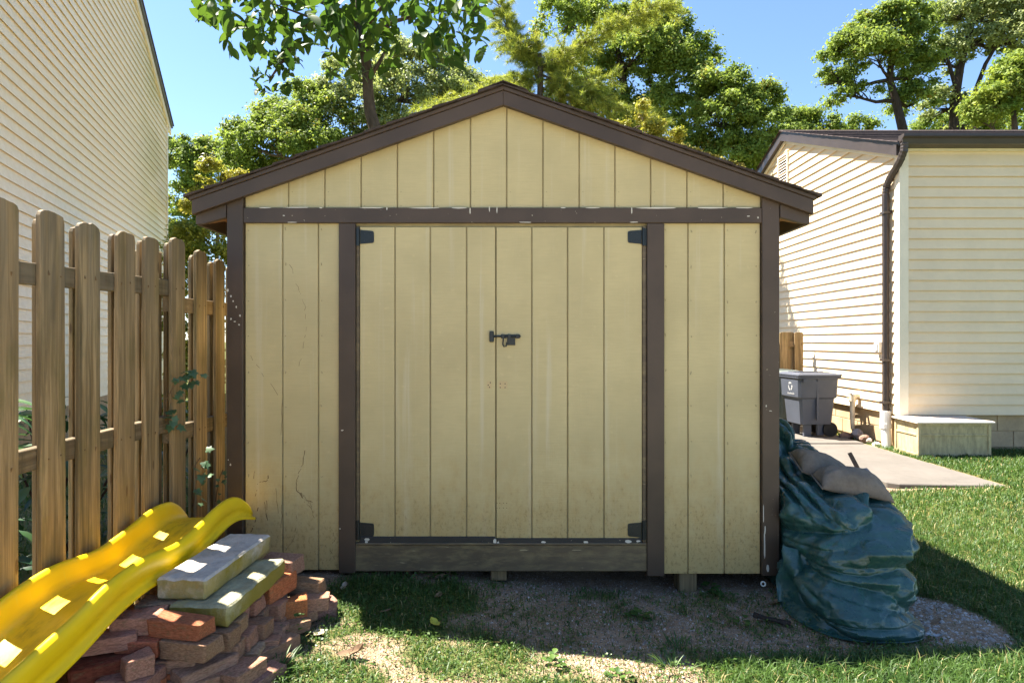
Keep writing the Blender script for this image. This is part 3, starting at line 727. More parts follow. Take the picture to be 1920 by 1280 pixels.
bm = BM(); prism(bm, [(HX - .032, HY - .032, .49), (HX + .082, HY - .032, .49), (HX + .082, HY + .05, .49), (HX + .05, HY + .05, .49), (HX + .05, HY + .072, .49), (HX - .032, HY + .072, .49)], (0, 0, ZG - .49)); part('corner_post', bm, M_CRMT, rh, bevel=.003)
hb('top_trim', HX + .083, 12.9, HY - .033, HY + .0035, ZG - .03, ZG, M_CRMT)
# foundation blocks
cb = random.Random(2)
for row in range(2):
    z0, z1 = .30 - row * .2, .492 - row * .2
    y = HY + .03 + (.2 if row else 0); xx = HX + .42 + (.2 if row else 0)
    if row:
        hb('concrete_block', HX + .03, HX + .2, HY + .034, y - .006, z0, z1, M_BLOCK, .004)
    while y < HB - .3:
        o_ = cb.uniform(0, .003); hb('concrete_block', HX + .03 - o_, HX + .2, y + .004, y + .394, z0, z1, M_BLOCK, .004); y += .4
    hb('concrete_block', HX + .2035, xx - .006, HY + .034, HY + .2, z0, z1, M_BLOCK, .004)
    while xx < 12.6:
        o_ = cb.uniform(0, .003); hb('concrete_block', xx, xx + .39, HY + .034 - o_, HY + .2, z0, z1, M_BLOCK, .004); xx += .4
hb('footing', HX + .045, 12.8, HY + .046, HY + .19, -.1, .486, M_BLOCK); hb('footing', HX + .045, HX + .19, HY + .195, HB - .1, -.1, .486, M_BLOCK)
# roof
OV = .06; xo = HX - .105
EY = HY - .13
def zrf(y): return zg(YR) + .075 - SG * abs(y - YR)
for s_, ye in ((-1, EY), (1, HB + .14)):
    bm = BM(); prism(bm, [(xo, YR, zrf(YR)), (xo, ye, zrf(ye)), (xo, ye, zrf(ye) - .03), (xo, YR, zrf(YR) - .03)], (8.6, 0, 0)); part('roof_deck', bm, M_BRND, rh)
    n = 24; rq = random.Random(20 + s_)
    for k in range(n):
        a = YR + (ye - YR) * k / n; b = YR + (ye - YR) * (k + 1.1) / n; up = rq.uniform(0, .005)
        if k == n - 1: b = ye + s_ * .02
        bm = BM(); prism(bm, [(xo - .022 - rq.uniform(0, .014), a, zrf(a) + .001), (xo - .022 - rq.uniform(0, .014), b, zrf(b) + .001), (xo - .02, b, zrf(b) + .0085 + up), (xo - .02, a, zrf(a) + .004)], (8.7, 0, 0)); part('shingle_course', bm, M_ROOF, rh)
    e2 = ye - s_ * .04
    for nm, x0, x1, d0, d1, mt in (('rake_fascia', xo, HX - .03, -.031, -.165, M_BRND), ('rake_trim', HX - .04, HX - .016, -.168, -.215, M_CRMT)):
        bm = BM(); prism(bm, [(x0, YR, zrf(YR) + d0), (x0, e2, zrf(e2) + d0), (x0, e2, zrf(e2) + d1), (x0, YR, zrf(YR) + d1)], (x1 - x0, 0, 0)); part(nm, bm, mt, rh)
bm = BM()
for k in range(40):
    xa = xo - .02 + k * .215
    for s_ in (-1, 1): prism(bm, [(xa, YR, zrf(YR) + .022), (xa, YR + s_ * .14, zrf(YR + .14) + .016), (xa, YR + s_ * .14, zrf(YR + .14) + .01), (xa, YR, zrf(YR) + .014)], (.21, 0, 0))
part('ridge_cap', bm, M_ROOF, rh)
hb('soffit', xo + .02, 13.2, EY - .005, HY - .023, ZG + .003, ZG + .018, M_BRND)
bm = BM(); gy0 = EY - .115                               # K-style gutter
prism(bm, [(HX - .1, EY - .001, ZG + .005), (HX - .1, EY - .07, ZG + .005), (HX - .1, EY - .085, ZG + .06), (HX - .1, gy0, ZG + .085), (HX - .1, gy0, ZG + .115), (HX - .1, gy0 + .012, ZG + .115), (HX - .1, gy0 + .012, ZG + .09), (HX - .1, EY - .07, ZG + .06), (HX - .1, EY - .06, ZG + .02), (HX - .1, EY - .001, ZG + .02)], (8.4, 0, 0))
part('gutter', bm, M_BRND, rh)
hb('fascia', HX - .1, 13.2, EY, EY + .02, ZG + .019, zrf(EY) - .032, M_BRND)
bm = BM(); prism(bm, [(HX - .1, EY - .002, ZG + .005), (HX - .1, gy0, ZG + .09), (HX - .1, gy0, ZG + .115), (HX - .1, EY - .002, ZG + .115)], (-.004, 0, 0)); part('gutter_end_cap', bm, M_BRND, rh)
# downspout: elbow from the gutter end back to the gable wall, then down into a white drain pipe
DX, DY = HX - .065, HY + .20
ds = [(HX - .06, EY - .05, ZG + .02), (HX - .06, EY - .04, ZG - .07), (HX - .063, EY + .03, ZG - .17), (DX, DY - .09, ZG - .33), (DX, DY - .01, ZG - .42), (DX, DY, ZG - .52), (DX, DY, 2.2), (DX, DY, .52)]
bm = BM(); dd = []
for a, b in zip(ds, ds[1:]):
    n = 1 if (Vector(a) - Vector(b)).length > 1 else 5
    dd += [Vector(a).lerp(Vector(b), k / n) for k in range(n)]
dd.append(Vector(ds[-1])); tube(bm, dd, [.042 + (.004 if k % 2 and k < 26 else 0) for k in range(len(dd))], 8)
part('downspout', bm, M_BRND, rh)
for zb in (3.0, 1.15, .62):
    bm = BM(); box(bm, DX - .05, HX - .014, DY - .052, DY + .052, zb, zb + .03); part('downspout_strap', bm, M_BRND, rh)
bm = BM(); tube(bm, [(DX, DY, .53), (DX, DY, .36), (DX, DY, .355), (DX, DY - .03, .05)], [.062, .062, .054, .054], 14); tube(bm, [(DX, DY, .37), (DX, DY, .31)], .068, 14); part('drain_pipe', bm, M_PVC, rh, smooth=False)
# gable vent
vy0, vy1, vz0, vz1 = 10.99, 11.40, 4.10, 4.66
bm = BM()
for (a, b, c, d) in ((vy0, vy0 + .035, vz0, vz1), (vy1 - .035, vy1, vz0, vz1), (vy0 + .0352, vy1 - .0352, vz0, vz0 + .035), (vy0 + .0352, vy1 - .0352, vz1 - .035, vz1)): box(bm, HX - .045, HX + .002, a, b, c, d)
vent = part('gable_vent', bm, M_VENT, rh)
bm = BM(); box(bm, HX - .018, HX - .0155, vy0 + .036, vy1 - .036, vz0 + .036, vz1 - .036); part('vent_mesh', bm, M_VDK, vent)
for k in range(10):
    zc = vz0 + .06 + k * .049; bm = BM(); hexa(bm, [(HX - .040, vy0 + .036, zc - .012), (HX - .037, vy0 + .036, zc - .015), (HX - .0185, vy0 + .036, zc + .008), (HX - .0215, vy0 + .036, zc + .011), (HX - .040, vy1 - .036, zc - .012), (HX - .037, vy1 - .036, zc - .015), (HX - .0185, vy1 - .036, zc + .008), (HX - .0215, vy1 - .036, zc + .011)]); part('vent_slat', bm, M_VENT, vent)
# outlet box and hose bib stub
bm = BM(); box(bm, HX - .06, HX - .0145, 8.22, 8.32, 1.26, 1.40); box(bm, HX - .075, HX - .061, 8.235, 8.305, 1.28, 1.38); part('outlet_box', bm, M_PVC, rh, bevel=.004)
bm = BM(); tube(bm, [(HX - .10, 8.78, .62), (HX - .10, 8.78, .34), (HX - .098, 8.78, .2)], [.035, .03, .024], 10); tube(bm, [(HX - .012, 8.78, .66), (HX - .09, 8.78, .66), (HX - .11, 8.79, .645), (HX - .115, 8.87, .645)], [.04, .045, .04, .03], 10); tube(bm, [(HX - .1, 8.78, .66), (HX - .1, 8.78, .58)], .045, 10)
part('vent_pipe', bm, simple('stained_pvc', (.6, .53, .4), .6, .25, 8), rh)
# back and far sides so the house is closed
hb('back_wall', HX + .13, 13, HB - .1, HB, .1, ZG, M_CRM); hb('side_wall', 12.9, 13, HY + .125, HB - .11, .1, ZG, M_CRM)

# ------------------------------------------------------------------ deck box
db = thing('storage_box', 'weathered tan storage box with pale lid against the cream house', 'storage box', (5.05, 7.5, .08))
def bx(name, x0, x1, y0, y1, z0, z1, mat, bev=.004, parent=db):
    bm = BM(); box(bm, x0, x1, y0, y1, z0, z1); return part(name, bm, mat, parent, bevel=bev)
X0, X1, Y0, Y1 = 4.66, 5.50, 7.34, 7.80
bx('body', X0 + .012, X1 - .012, Y0 + .012, Y1, .075, .455, M_DECK)
for x in (X0, X1 - .035):
    bx('corner_post', x, x + .035, Y0, Y0 + .035, .07, .458, M_DECK, .003)
bx('corner_post', X0, X0 + .035, Y1 - .035, Y1 + .002, .07, .458, M_DECK, .003)
for (z0, z1) in ((.075, .11), (.315, .337), (.43, .456)):
    bx('panel_rail', X0 + .036, X1 - .036, Y0 + .002, Y0 + .0115, z0, z1, M_DECK, .002)
    bx('panel_rail', X0 + .002, X0 + .0115, Y0 + .036, Y1 - .036, z0, z1, M_DECK, .002)
bm = BM(); prism(bm, [(X0 - .03, Y0 - .025, .459), (X1 + .03, Y0 - .025, .459), (X1 + .03, Y0 - .025, .482), (X0 - .03, Y0 - .025, .482)], (0, Y1 - Y0 + .035, .012)); part('lid', bm, M_DECKT, db, bevel=.006)

# ------------------------------------------------------------------ bins
def make_bin(name, label, x, y, rot, mat, emblem):
    b = thing(name, label, 'trash bin', (x, y, .095), rot, 'trash bins by the house')
    M = W[b.name]
    def lp(nm, bm, mt, parent=b, bev=0.0, sm=False):
        if bev: bmesh.ops.bevel(bm, geom=bm.edges[:], offset=bev, segments=2, affect='EDGES', clamp_overlap=True)
        return put(nm, fin(bm, nm, mt, sm), parent)
    # local: -x is the front, +x the wheel side
    bm = BM(); prof = [(.17, .215, .20), (.175, .22, .21), (.52, .25, .232), (.545, .275, .255), (.78, .285, .265), (.80, .29, .27)]
    rings = []
    for z, hx, hy in prof:
        rings.append([bm.verts.new(p) for p in ((-hx, -hy + .03, z), (-hx + .03, -hy, z), (hx - .03, -hy, z), (hx, -hy + .03, z), (hx, hy - .03, z), (hx - .03, hy, z), (-hx + .03, hy, z), (-hx, hy - .03, z))])
    for r0, r1 in zip(rings, rings[1:]):
        for k in range(8): bm.faces.new((r0[k], r0[(k + 1) % 8], r1[(k + 1) % 8], r1[k]))
    bm.faces.new(rings[0][::-1]); bm.faces.new(rings[-1])
    body = lp('body', bm, mat)
    for yy in (-.17, .13):
        for q in ((-.16, -.06, .0), (.03, .12, .02)):
            bm = BM(); box(bm, q[0], q[1], yy, yy + .04, q[2], .169); lp('foot', bm, mat)
    bm = BM(); box(bm, -.30, .30, -.285, .285, .801, .826); lp('rim', bm, mat, b, .006)
    bm = BM(); v = []
    for (hx, hy, z) in ((.305, .29, .8265), (.31, .295, .85), (.25, .24, .878)): v.append([bm.verts.new(p) for p in ((-hx, -hy, z), (hx - .02, -hy, z), (hx - .02, hy, z), (-hx, hy, z))])
    for r0, r1 in zip(v, v[1:]):
        for k in range(4): bm.faces.new((r0[k], r0[(k + 1) % 4], r1[(k + 1) % 4], r1[k]))
    bm.faces.new(v[0][::-1]); bm.faces.new(v[-1]); lid = lp('lid', bm, mat, b, .006)
    bm = BM()
    for yy in (-.14, 0, .14): box(bm, -.22, .2, yy - .02, yy + .02, .8785, .886)
    lp('lid_rib', bm, mat, lid)
    bm = BM(); tube(bm, [(.315, -.2, .83), (.35, -.2, .845), (.35, .2, .845), (.315, .2, .83)], .014, 8)
    for yy in (-.2, 0, .2): box(bm, .29, .345, yy - .02, yy + .02, .815, .85)
    lp('handle', bm, mat)
    for yy in (-.2, .16):
        bm = BM(); tube(bm, [(.2, yy, .1), (.2, yy + .04, .1)], .1, 20); tube(bm, [(.2, yy - .003, .1), (.2, yy + .043, .1)], .045, 12); lp('wheel', bm, M_TYRE)
    bm = BM(); tube(bm, [(.2, -.16, .1), (.2, .16, .1)], .012, 8); lp('axle', bm, M_TYRE)
    bm = BM(); box(bm, -.24, -.17, -.3, -.2815, .75, .80); tube(bm, [(-.02, -.283, .775), (-.02, -.272, .775)], .012, 8); lp('lid_catch', bm, mat)
    bm = BM(); box(bm, -.03, .0, -.262, -.24, .24, .72); lp('side_rib', bm, mat)
    if emblem:
        bm = BM(); c = Vector((-.2825, -.03, .685))
        def xf(z): return -(.275 + (z - .545) * (.01 / .235)) - .0025
        for k in range(3):                       # three chasing arrows
            a0 = math.radians(90 + 120 * k); pts = []
            for s_ in range(5):
                t_ = a0 + math.radians(-42 + 68 * s_ / 4); pts.append((math.cos(t_) * .045, math.sin(t_) * .05))
            for p, q in zip(pts, pts[1:]):
                d = Vector((q[0] - p[0], q[1] - p[1])).normalized(); nrm = Vector((-d.y, d.x)) * .0095
                prism(bm, [(xf(c.z + pz), c.y - py, c.z + pz) for py, pz in ((p[0] + nrm.x, p[1] + nrm.y), (q[0] + nrm.x, q[1] + nrm.y), (q[0] - nrm.x, q[1] - nrm.y), (p[0] - nrm.x, p[1] - nrm.y))], (-.001, 0, 0))
            d = Vector((math.cos(a0 + .75), math.sin(a0 + .75))); tn = Vector((-math.sin(a0 + .55), math.cos(a0 + .55))); b_ = Vector((math.cos(a0 + .45) * .045, math.sin(a0 + .45) * .05))
            prism(bm, [(xf(c.z + q.y), c.y - q.x, c.z + q.y) for q in (b_ + Vector((math.cos(a0 + .45), math.sin(a0 + .45))) * .02, b_ + tn * .026, b_ - Vector((math.cos(a0 + .45), math.sin(a0 + .45))) * .02)], (-.001, 0, 0))
        for k in range(8):                       # a line of small white lettering, too far to read
            y_ = c.y + .085 - k * .024; h_ = (.03, .02, .02, .026, .02, .02, .03, .02)[k]
            box(bm, xf(.585) - .001, xf(.585), y_ - .018, y_ - .012, .575, .575 + h_); box(bm, xf(.585) - .001, xf(.585), y_ - .008, y_ - .003, .575, .575 + .018); box(bm, xf(.585) - .001, xf(.585), y_ - .012, y_ - .008, .589, .594)
        lp('printed_emblem', bm, M_WHT, body)
    return b
make_bin('trash_bin', 'grey wheeled bin with white recycling print, nearer of the two bins', 4.15, 8.95, R(4), M_BIN, True)
make_bin('trash_bin', 'greenish grey bin mostly hidden behind the nearer grey bin', 3.98, 9.68, R(3), M_BIN2, False)
# stones at the foot of the wall
def stone(loc, s, seed, label, mat=M_ROCK, name='stone', cat='stone', group='stones along the house foundation', facet=.35):
    r = random.Random(seed); bm = BM(); bmesh.ops.create_icosphere(bm, subdivisions=2, radius=1)
    off = Vector((r.random() * 9, r.random() * 9, r.random() * 9))
    for v in bm.verts:
        v.co *= 1 + facet * noise.noise(v.co * 1.3 + off); v.co = Vector((v.co.x * s[0], v.co.y * s[1], v.co.z * s[2]))
    o = put(name, fin(bm, name, mat, False), None, loc, (0, 0, r.random() * 3)); return tag(o, label, cat, group)
M_ROCKG = simple('grey_rock', (.26, .24, .25), .9, .3, 10, .7, 40, .1)
M_ROCKP = simple('pale_rock', (.5, .42, .36), .9, .2, 10, .7, 40, .1)
stone(P(1587, 818, 8.75) , (.12, .08, .06), 1, 'long brown stone nearest the bins along the house wall')
stone(P(1601, 817, 8.72), (.06, .06, .05), 2, 'small dark stone wedged between brown stone and grey stone')
stone(P(1609, 814, 8.6), (.075, .07, .075), 3, 'tall grey stone standing highest in the row by the wall', M_ROCKG)
stone(P(1620, 823, 8.4), (.07, .06, .065), 4, 'round brown stone just right of the grey stone')
stone(P(1629, 826, 8.35), (.045, .04, .04), 5, 'pale chipped stone at the end of the brown row', M_ROCKP)
stone(P(1643, 834, 8.15), (.055, .05, .04), 6, 'pale pinkish stone alone in grass left of white drain pipe', M_ROCKP)
# ------------------------------------------------------------------ yellow slide
def interp(x, xs, ys): return float(np.interp(x, xs, ys))
SLD = [1.2, 1.5, 1.7, 1.87, 2.07, 2.25, 2.45, 2.6, 2.7, 2.9, 3.08, 3.2, 3.32, 3.43]
SLZ = [.40, .405, .43, .462, .497, .545, .562, .545, .532, .56, .598, .606, .585, .545]
prof = [(-.205, -.118), (-.20, -.106), (-.187, -.102), (-.184, -.07), (-.189, -.066), (-.188, -.03), (-.184, -.012), (-.174, -.001), (-.162, .001), (-.151, -.006), (-.144, -.022), (-.138, -.055), (-.13, -.078), (-.116, -.090), (-.09, -.096), (-.045, -.099), (0, -.1)]
prof = prof + [(-a, b) for a, b in prof[-2::-1]]
slide = tag(put('plastic_slide', bpy.data.meshes.new('tmp'), None, (-1.585, 2.4, .1)), 'yellow wavy plastic slide lying beside the wooden fence', 'slide')
sv, sdirt, sf = [], [], []
ds = np.arange(1.2, 3.4301, .0225); npf = len(prof)
for d in ds:
    za = np.mean([interp(d + q, SLD, SLZ) for q in (-.06, -.03, 0, .03, .06)])
    e = max(0, (d - 3.25) / .185); k = math.sqrt(max(0.02, 1 - e * e))
    for (u, w) in prof:
        wt = w
        if w > -.1: wt = -.1 + (w + .1) * k
        flare = 1 + .05 * ss(3.2, 3.43, d)
        uu = u * flare; z = za + wt + .075 * u + (.012 * ss(3.3, 3.43, d) if abs(u) < .12 else 0)
        yy = d - .0 + .02 * (u / .2) * 0
        sv.append((uu, yy - 2.4, z - .1)); inner = abs(u) < .125 and w < -.07
        sdirt.append((1.0 if inner else (.35 if abs(u) > .14 and w < -.06 else 0.0)) * (.35 + .65 * ss(-.25, .35, nz(u * 9, d * 3.0, 4))))
for j in range(len(ds) - 1):
    for i in range(npf - 1): sf.append((j * npf + i, j * npf + i + 1, (j + 1) * npf + i + 1, (j + 1) * npf + i))
sme = mesh_np('plastic_slide', np.array(sv), np.array(sf), M_YEL, {'dirt': sdirt}, True)
slide.data = sme
bmx = bmesh.new(); bmx.from_mesh(sme); bmesh.ops.recalc_face_normals(bmx, faces=bmx.faces[:])
bmesh.ops.solidify(bmx, geom=bmx.faces[:], thickness=.004); bmx.to_mesh(sme); bmx.free()

# ------------------------------------------------------------------ stone slabs and loose bricks
def rough_block(name, L, Wd, H, mat, seed, bevel=.006, jit=.004, cuts=3):
    r = random.Random(seed); bm = BM(); box(bm, -L / 2, L / 2, -Wd / 2, Wd / 2, -H / 2, H / 2)
    bmesh.ops.bevel(bm, geom=bm.edges[:], offset=bevel, segments=1, affect='EDGES')
    if cuts: bmesh.ops.subdivide_edges(bm, edges=[e for e in bm.edges if e.calc_length() > .05], cuts=cuts, use_grid_fill=True)
    off = Vector((seed * 1.7, seed, 3))
    for v in bm.verts: v.co += Vector((noise.noise(v.co * 24 + off), noise.noise(v.co * 24 + off * 2), noise.noise(v.co * 24 - off))) * jit
    return fin(bm, name, mat)
def slab(label, fl, fr, br, z, H, mat, seed):
    """fl, fr, br: plan corners front-left, front-right, back-right"""
    fl, fr, br = Vector(fl), Vector(fr), Vector(br); L = (br - fr).length; Wd = (fr - fl).length
    c = (fl + br) / 2; yaw = math.atan2(*(br - fr).yx)
    return tag(put('stone_slab', rough_block('stone_slab', L, Wd, H, mat, seed, .008, .0055, 10), None, (c.x, c.y, z - H / 2), (0, 0, yaw)), label, 'stone slab', 'long stone slabs on the brick heap')
slab('grey long stone slab lying topmost on the brick heap', (-1.375, 2.485), (-1.18, 2.45), (-1.15, 3.03), .487, .082, M_SLAB1, 3)
slab('mossy long stone slab directly under the grey topmost slab', (-1.30, 2.44), (-1.072, 2.40), (-1.045, 2.93), .402, .08, M_SLAB2, 8)
BC = {'red': (.33, .12, .065), 'pink': (.35, .195, .135), 'purple': (.28, .165, .125), 'orange': (.38, .14, .06), 'brown': (.27, .175, .11), 'dark': (.19, .06, .035), 'tan': (.33, .24, .16)}
def brick_mesh(seed):
    r = random.Random(seed); bm = BM(); v = box(bm, -.5, .5, -.5, .5, -.5, .5)
    for q in v: q.co += Vector((r.uniform(-.025, .02), r.uniform(-.04, .03), r.uniform(-.06, .03)))
    if seed % 3 == 0:                                          # a knocked-off corner
        q = v[4 + seed % 4]; q.co.z -= .22; q.co.x *= .93
    bmesh.ops.bevel(bm, geom=bm.edges[:], offset=.04, segments=1, affect='EDGES', clamp_overlap=True)
    bmesh.ops.subdivide_edges(bm, edges=[e for e in bm.edges if e.calc_length() > .4], cuts=2, use_grid_fill=True)
    for q in bm.verts:
        n_ = noise.noise(q.co * 3.1 + Vector((seed * 3, 0, seed))); q.co *= 1 + .05 * n_
        if noise.noise(q.co * 2.2 + Vector((0, seed * 5, 1))) > .42: q.co *= .93
    return fin(bm, 'brick', M_BRK)
BV = [brick_mesh(s) for s in range(1, 9)]
nb = [0]
def brick_at(c, L, Wd, H, yaw, col, label, tilt=(0, 0), mesh=None, name='brick', group='loose bricks heaped by the slide', jit=True):
    nb[0] += 1; r = random.Random(nb[0] * 13)
    o = bpy.data.objects.new(name, mesh or BV[nb[0] % len(BV)]); COL.objects.link(o)
    o.location = c; o.rotation_euler = (R(tilt[0]), R(tilt[1]), R(yaw)); o.scale = (L, Wd, H)
    k = r.uniform(.85, 1.15); b = BC[col]; k *= 1.4; o.color = (b[0] * k, b[1] * k * r.uniform(.93, 1.07), b[2] * k, 1)
    W[o.name] = Matrix.Identity(4)
    return tag(o, label, 'brick', group)
def brick(px, py, zt, L, Wd, H, yaw, col, label, **kw):
    p = G(px, py, zt); return brick_at((p.x, p.y, zt - H / 2), L, Wd, H, yaw, col, label, **kw)
brick_at((-1.20, 2.325, .402 - .032), .215, .095, .062, -13, 'red', 'clean red brick lying across the front end of the mossy slab')
brick(262, 1146, .402, .16, .12, .062, 8, 'pink', 'worn pinkish brick left of the clean red brick, touching the slide')
brick(306, 1122, .40, .17, .1, .06, 5, 'tan', 'mossy flat brick squeezed beside the mossy slab, under the grey slab')
brick(268, 1189, .338, .15, .11, .066, 4, 'red', 'chipped red brick under the pinkish brick, sun spot on its top')
brick_at((-1.155, 2.31, .338 - .032), .19, .11, .066, -10, 'brown', 'rough brown brick with yellowish end directly under the clean red brick')
brick(205, 1186, .36, .19, .1, .05, 22, 'pink', 'thin pinkish brick wedged just beneath the edge of the slide')
brick(192, 1228, .30, .20, .13, .09, 38, 'dark', 'large dark red block in shadow under the slide edge')
brick(320, 1222, .262, .2, .13, .06, 10, 'purple', 'dusky flat paver lying under the rough brown brick')
brick(248, 1258, .258, .17, .14, .075, -4, 'pink', 'pale rounded paver carrying the small cube of brick')
brick(258, 1225, .325, .088, .088, .066, 42, 'pink', 'small cube of brick turned corner-on atop the rounded paver')
brick(384, 1237, .235, .21, .1, .06, 52, 'purple', 'long dusky brick running back beside the cored brick')
brick(362, 1268, .20, .16, .1, .065, 40, 'pink', 'pinkish brick low in front, between cored brick and paver with sun patch')
brick(446, 1243, .202, .16, .135, .065, 72, 'pink', 'broad pinkish paver with a sun patch, frontmost beside the grass')
brick(494, 1258, .15, .17, .08, .06, 66, 'purple', 'narrow brick half sunk in grass right of the sun-patched paver')
brick(502, 1198, .165, .21, .15, .05, 62, 'brown', 'wide flat brown paver along the grass edge of the heap')
brick(508, 1232, .125, .14, .12, .05, 62, 'brown', 'low brown paver just in front of the wide flat paver')
brick(534, 1163, .168, .19, .13, .05, 40, 'brown', 'flat brown paver behind the wide one, before the red cube')
brick(553, 1118, .245, .105, .1, .085, 20, 'orange', 'orange red half brick standing sunlit at the right of the heap')
brick(604, 1124, .175, .12, .1, .07, 30, 'purple', 'grey purple broken brick behind the orange half brick')
brick(578, 1142, .165, .07, .06, .05, 35, 'pink', 'tiny brick fragment with a sunlit top beside the grass')
brick_at((-.985, 3.06, .27 - .037), .165, .1, .07, -4, 'brown', 'flat brown brick lying nearest the shed corner boards')
brick_at((-1.07, 2.90, .335 - .04), .21, .09, .08, 76, 'orange', 'rounded orange brick end jutting out just right of both slabs')
brick_at((-1.09, 3.03, .385 - .04), .17, .12, .075, -8, 'purple', 'dusky paver behind the mossy slab, against the shed wall')
brick_at((-.93, 2.98, .19), .15, .09, .06, 15, 'pink', 'pinkish brick beneath the flat brown brick near the shed')
# the cored brick: a block pierced by three holes
def cored():
    bm = BM(); n = 12; xs = [-.5, -.1667, .1667, .5]
    for z, flip in ((.5, False), (-.5, True)):
        pass
    def cell(x0, x1, hole):
        out = [(x0, -.5), (x1, -.5), (x1, .5), (x0, .5)]
        cx = (x0 + x1) / 2; rx, ry = .085, .19
        ring = []; outer = []
        for k in range(16):
            a = 2 * math.pi * k / 16 + math.pi / 16
            c_, s_ = math.cos(a), math.sin(a); ring.append((cx + rx * c_, ry * s_))
            m_ = max(abs(c_), abs(s_)); outer.append((cx + (x1 - x0) / 2 * c_ / m_, .5 * s_ / m_))
        for z, o_ in ((.5, 1), (-.5, -1)):
            vr = [bm.verts.new((x, y, z)) for x, y in ring]; vo = [bm.verts.new((x, y, z)) for x, y in outer]
            for k in range(16): bm.faces.new((vo[k], vo[(k + 1) % 16], vr[(k + 1) % 16], vr[k])[::o_])
            if z > 0: top = (vr, vo)
            else:
                for k in range(16):
                    bm.faces.new((top[0][k], top[0][(k + 1) % 16], vr[(k + 1) % 16], vr[k]))
                    bm.faces.new((vo[k], vo[(k + 1) % 16], top[1][(k + 1) % 16], top[1][k]))
    for x0, x1 in zip(xs, xs[1:]): cell(x0, x1, True)
    bmesh.ops.remove_doubles(bm, verts=bm.verts[:], dist=.004)
    return fin(bm, 'cored_brick', M_BRK)
p_ = G(318, 1254, .215)
brick_at((p_.x, p_.y, .215 - .035), .19, .09, .07, 62, 'orange', 'orange cored brick with round holes showing on its top', mesh=cored(), name='cored_brick')
# rows stacked under the slabs, ends facing right
rb = random.Random(31); ly = ['upper', 'middle', 'lowest']; od = ['front', 'second', 'third', 'fourth', 'fifth', 'rearmost']
for l in range(3):
    zt_ = .321 - l * .067
    y = 2.40 + l * .012 - .02
    for k in range(6):
        w_ = (.082, .09, .095, .1, .088, .09)[(k + l * 2) % 6]; ln = rb.uniform(.17, .21)
        col = rb.choice(['brown', 'pink', 'purple', 'brown', 'tan', 'orange' if k == 1 and l == 1 else 'pink'])
        xr = -1.045 + l * .035 + rb.uniform(-.045, .02); ttl = {'brown': 'brown', 'pink': 'pinkish', 'purple': 'dusky purple', 'tan': 'tan', 'orange': 'orange'}[col]
        vis_ = {0: [0, 1, 2, 3], 1: [0, 1, 2, 3, 4, 5], 2: [1, 2, 3, 4]}[l]
        if k not in vis_: y += w_ + .006; continue
        q_ = vis_.index(k); nm_ = od[5] if q_ == len(vis_) - 1 else od[q_]
        brick_at((xr - ln / 2, y + w_ / 2, zt_ - .0325), ln, w_, .064, rb.uniform(-8, 8), col, '%s brick in the %s course under the mossy slab, %s along its right side' % (ttl, ly[l], nm_), group='brick courses under the mossy slab')
        y += w_ + .006
# hidden core of the heap, under slab and slide
for x, y, z, lb in ((-1.45, 2.6, .28, 'shadowed brown brick glimpsed between the slide edge and the grey slab'), (-1.5, 2.9, .30, 'brown brick in shadow under the upper part of the slide'), (-1.52, 2.2, .20, 'brown brick low at the bottom edge in the slide shadow'), (-1.44, 2.36, .25, 'brown brick in shadow left of the chipped red brick')):
    brick_at((x, y, z), .21, .15, .08, rb.uniform(-20, 20), 'brown', lb)

# ------------------------------------------------------------------ tarp over a heap beside the shed
LV = [  # t, z, xL, xR, yF, yB
    (0.00, .012, 1.42, 2.07, 2.95, 4.95), (.03, .02, 1.43, 2.065, 2.965, 4.95), (.10, .075, 1.45, 2.07, 2.99, 4.9), (.20, .16, 1.46, 2.105, 3.00, 4.9), (.29, .235, 1.47, 2.115, 3.06, 4.9),
    (.345, .275, 1.48, 2.11, 3.12, 4.88), (.37, .292, 1.485, 2.11, 3.14, 4.87), (.44, .36, 1.48, 2.115, 3.14, 4.85), (.52, .445, 1.485, 2.12, 3.19, 4.83), (.60, .515, 1.49, 2.07, 3.31, 4.8), (.655, .55, 1.50, 2.0, 3.46, 4.78),
    (.70, .575, 1.51, 1.96, 3.62, 4.75), (.76, .64, 1.52, 1.95, 3.82, 4.72), (.84, .74, 1.53, 1.93, 4.0, 4.7), (.92, .85, 1.55, 1.87, 4.15, 4.66), (.97, .895, 1.62, 1.79, 4.27, 4.58), (1.0, .905, 1.695, 1.715, 4.4, 4.45)]
LVa = np.array(LV); NT_, NV_ = 330, 240
tv = np.zeros((NV_ * NT_, 3))
def ridge(v): return 1 - 2 * abs(noise.noise(v))
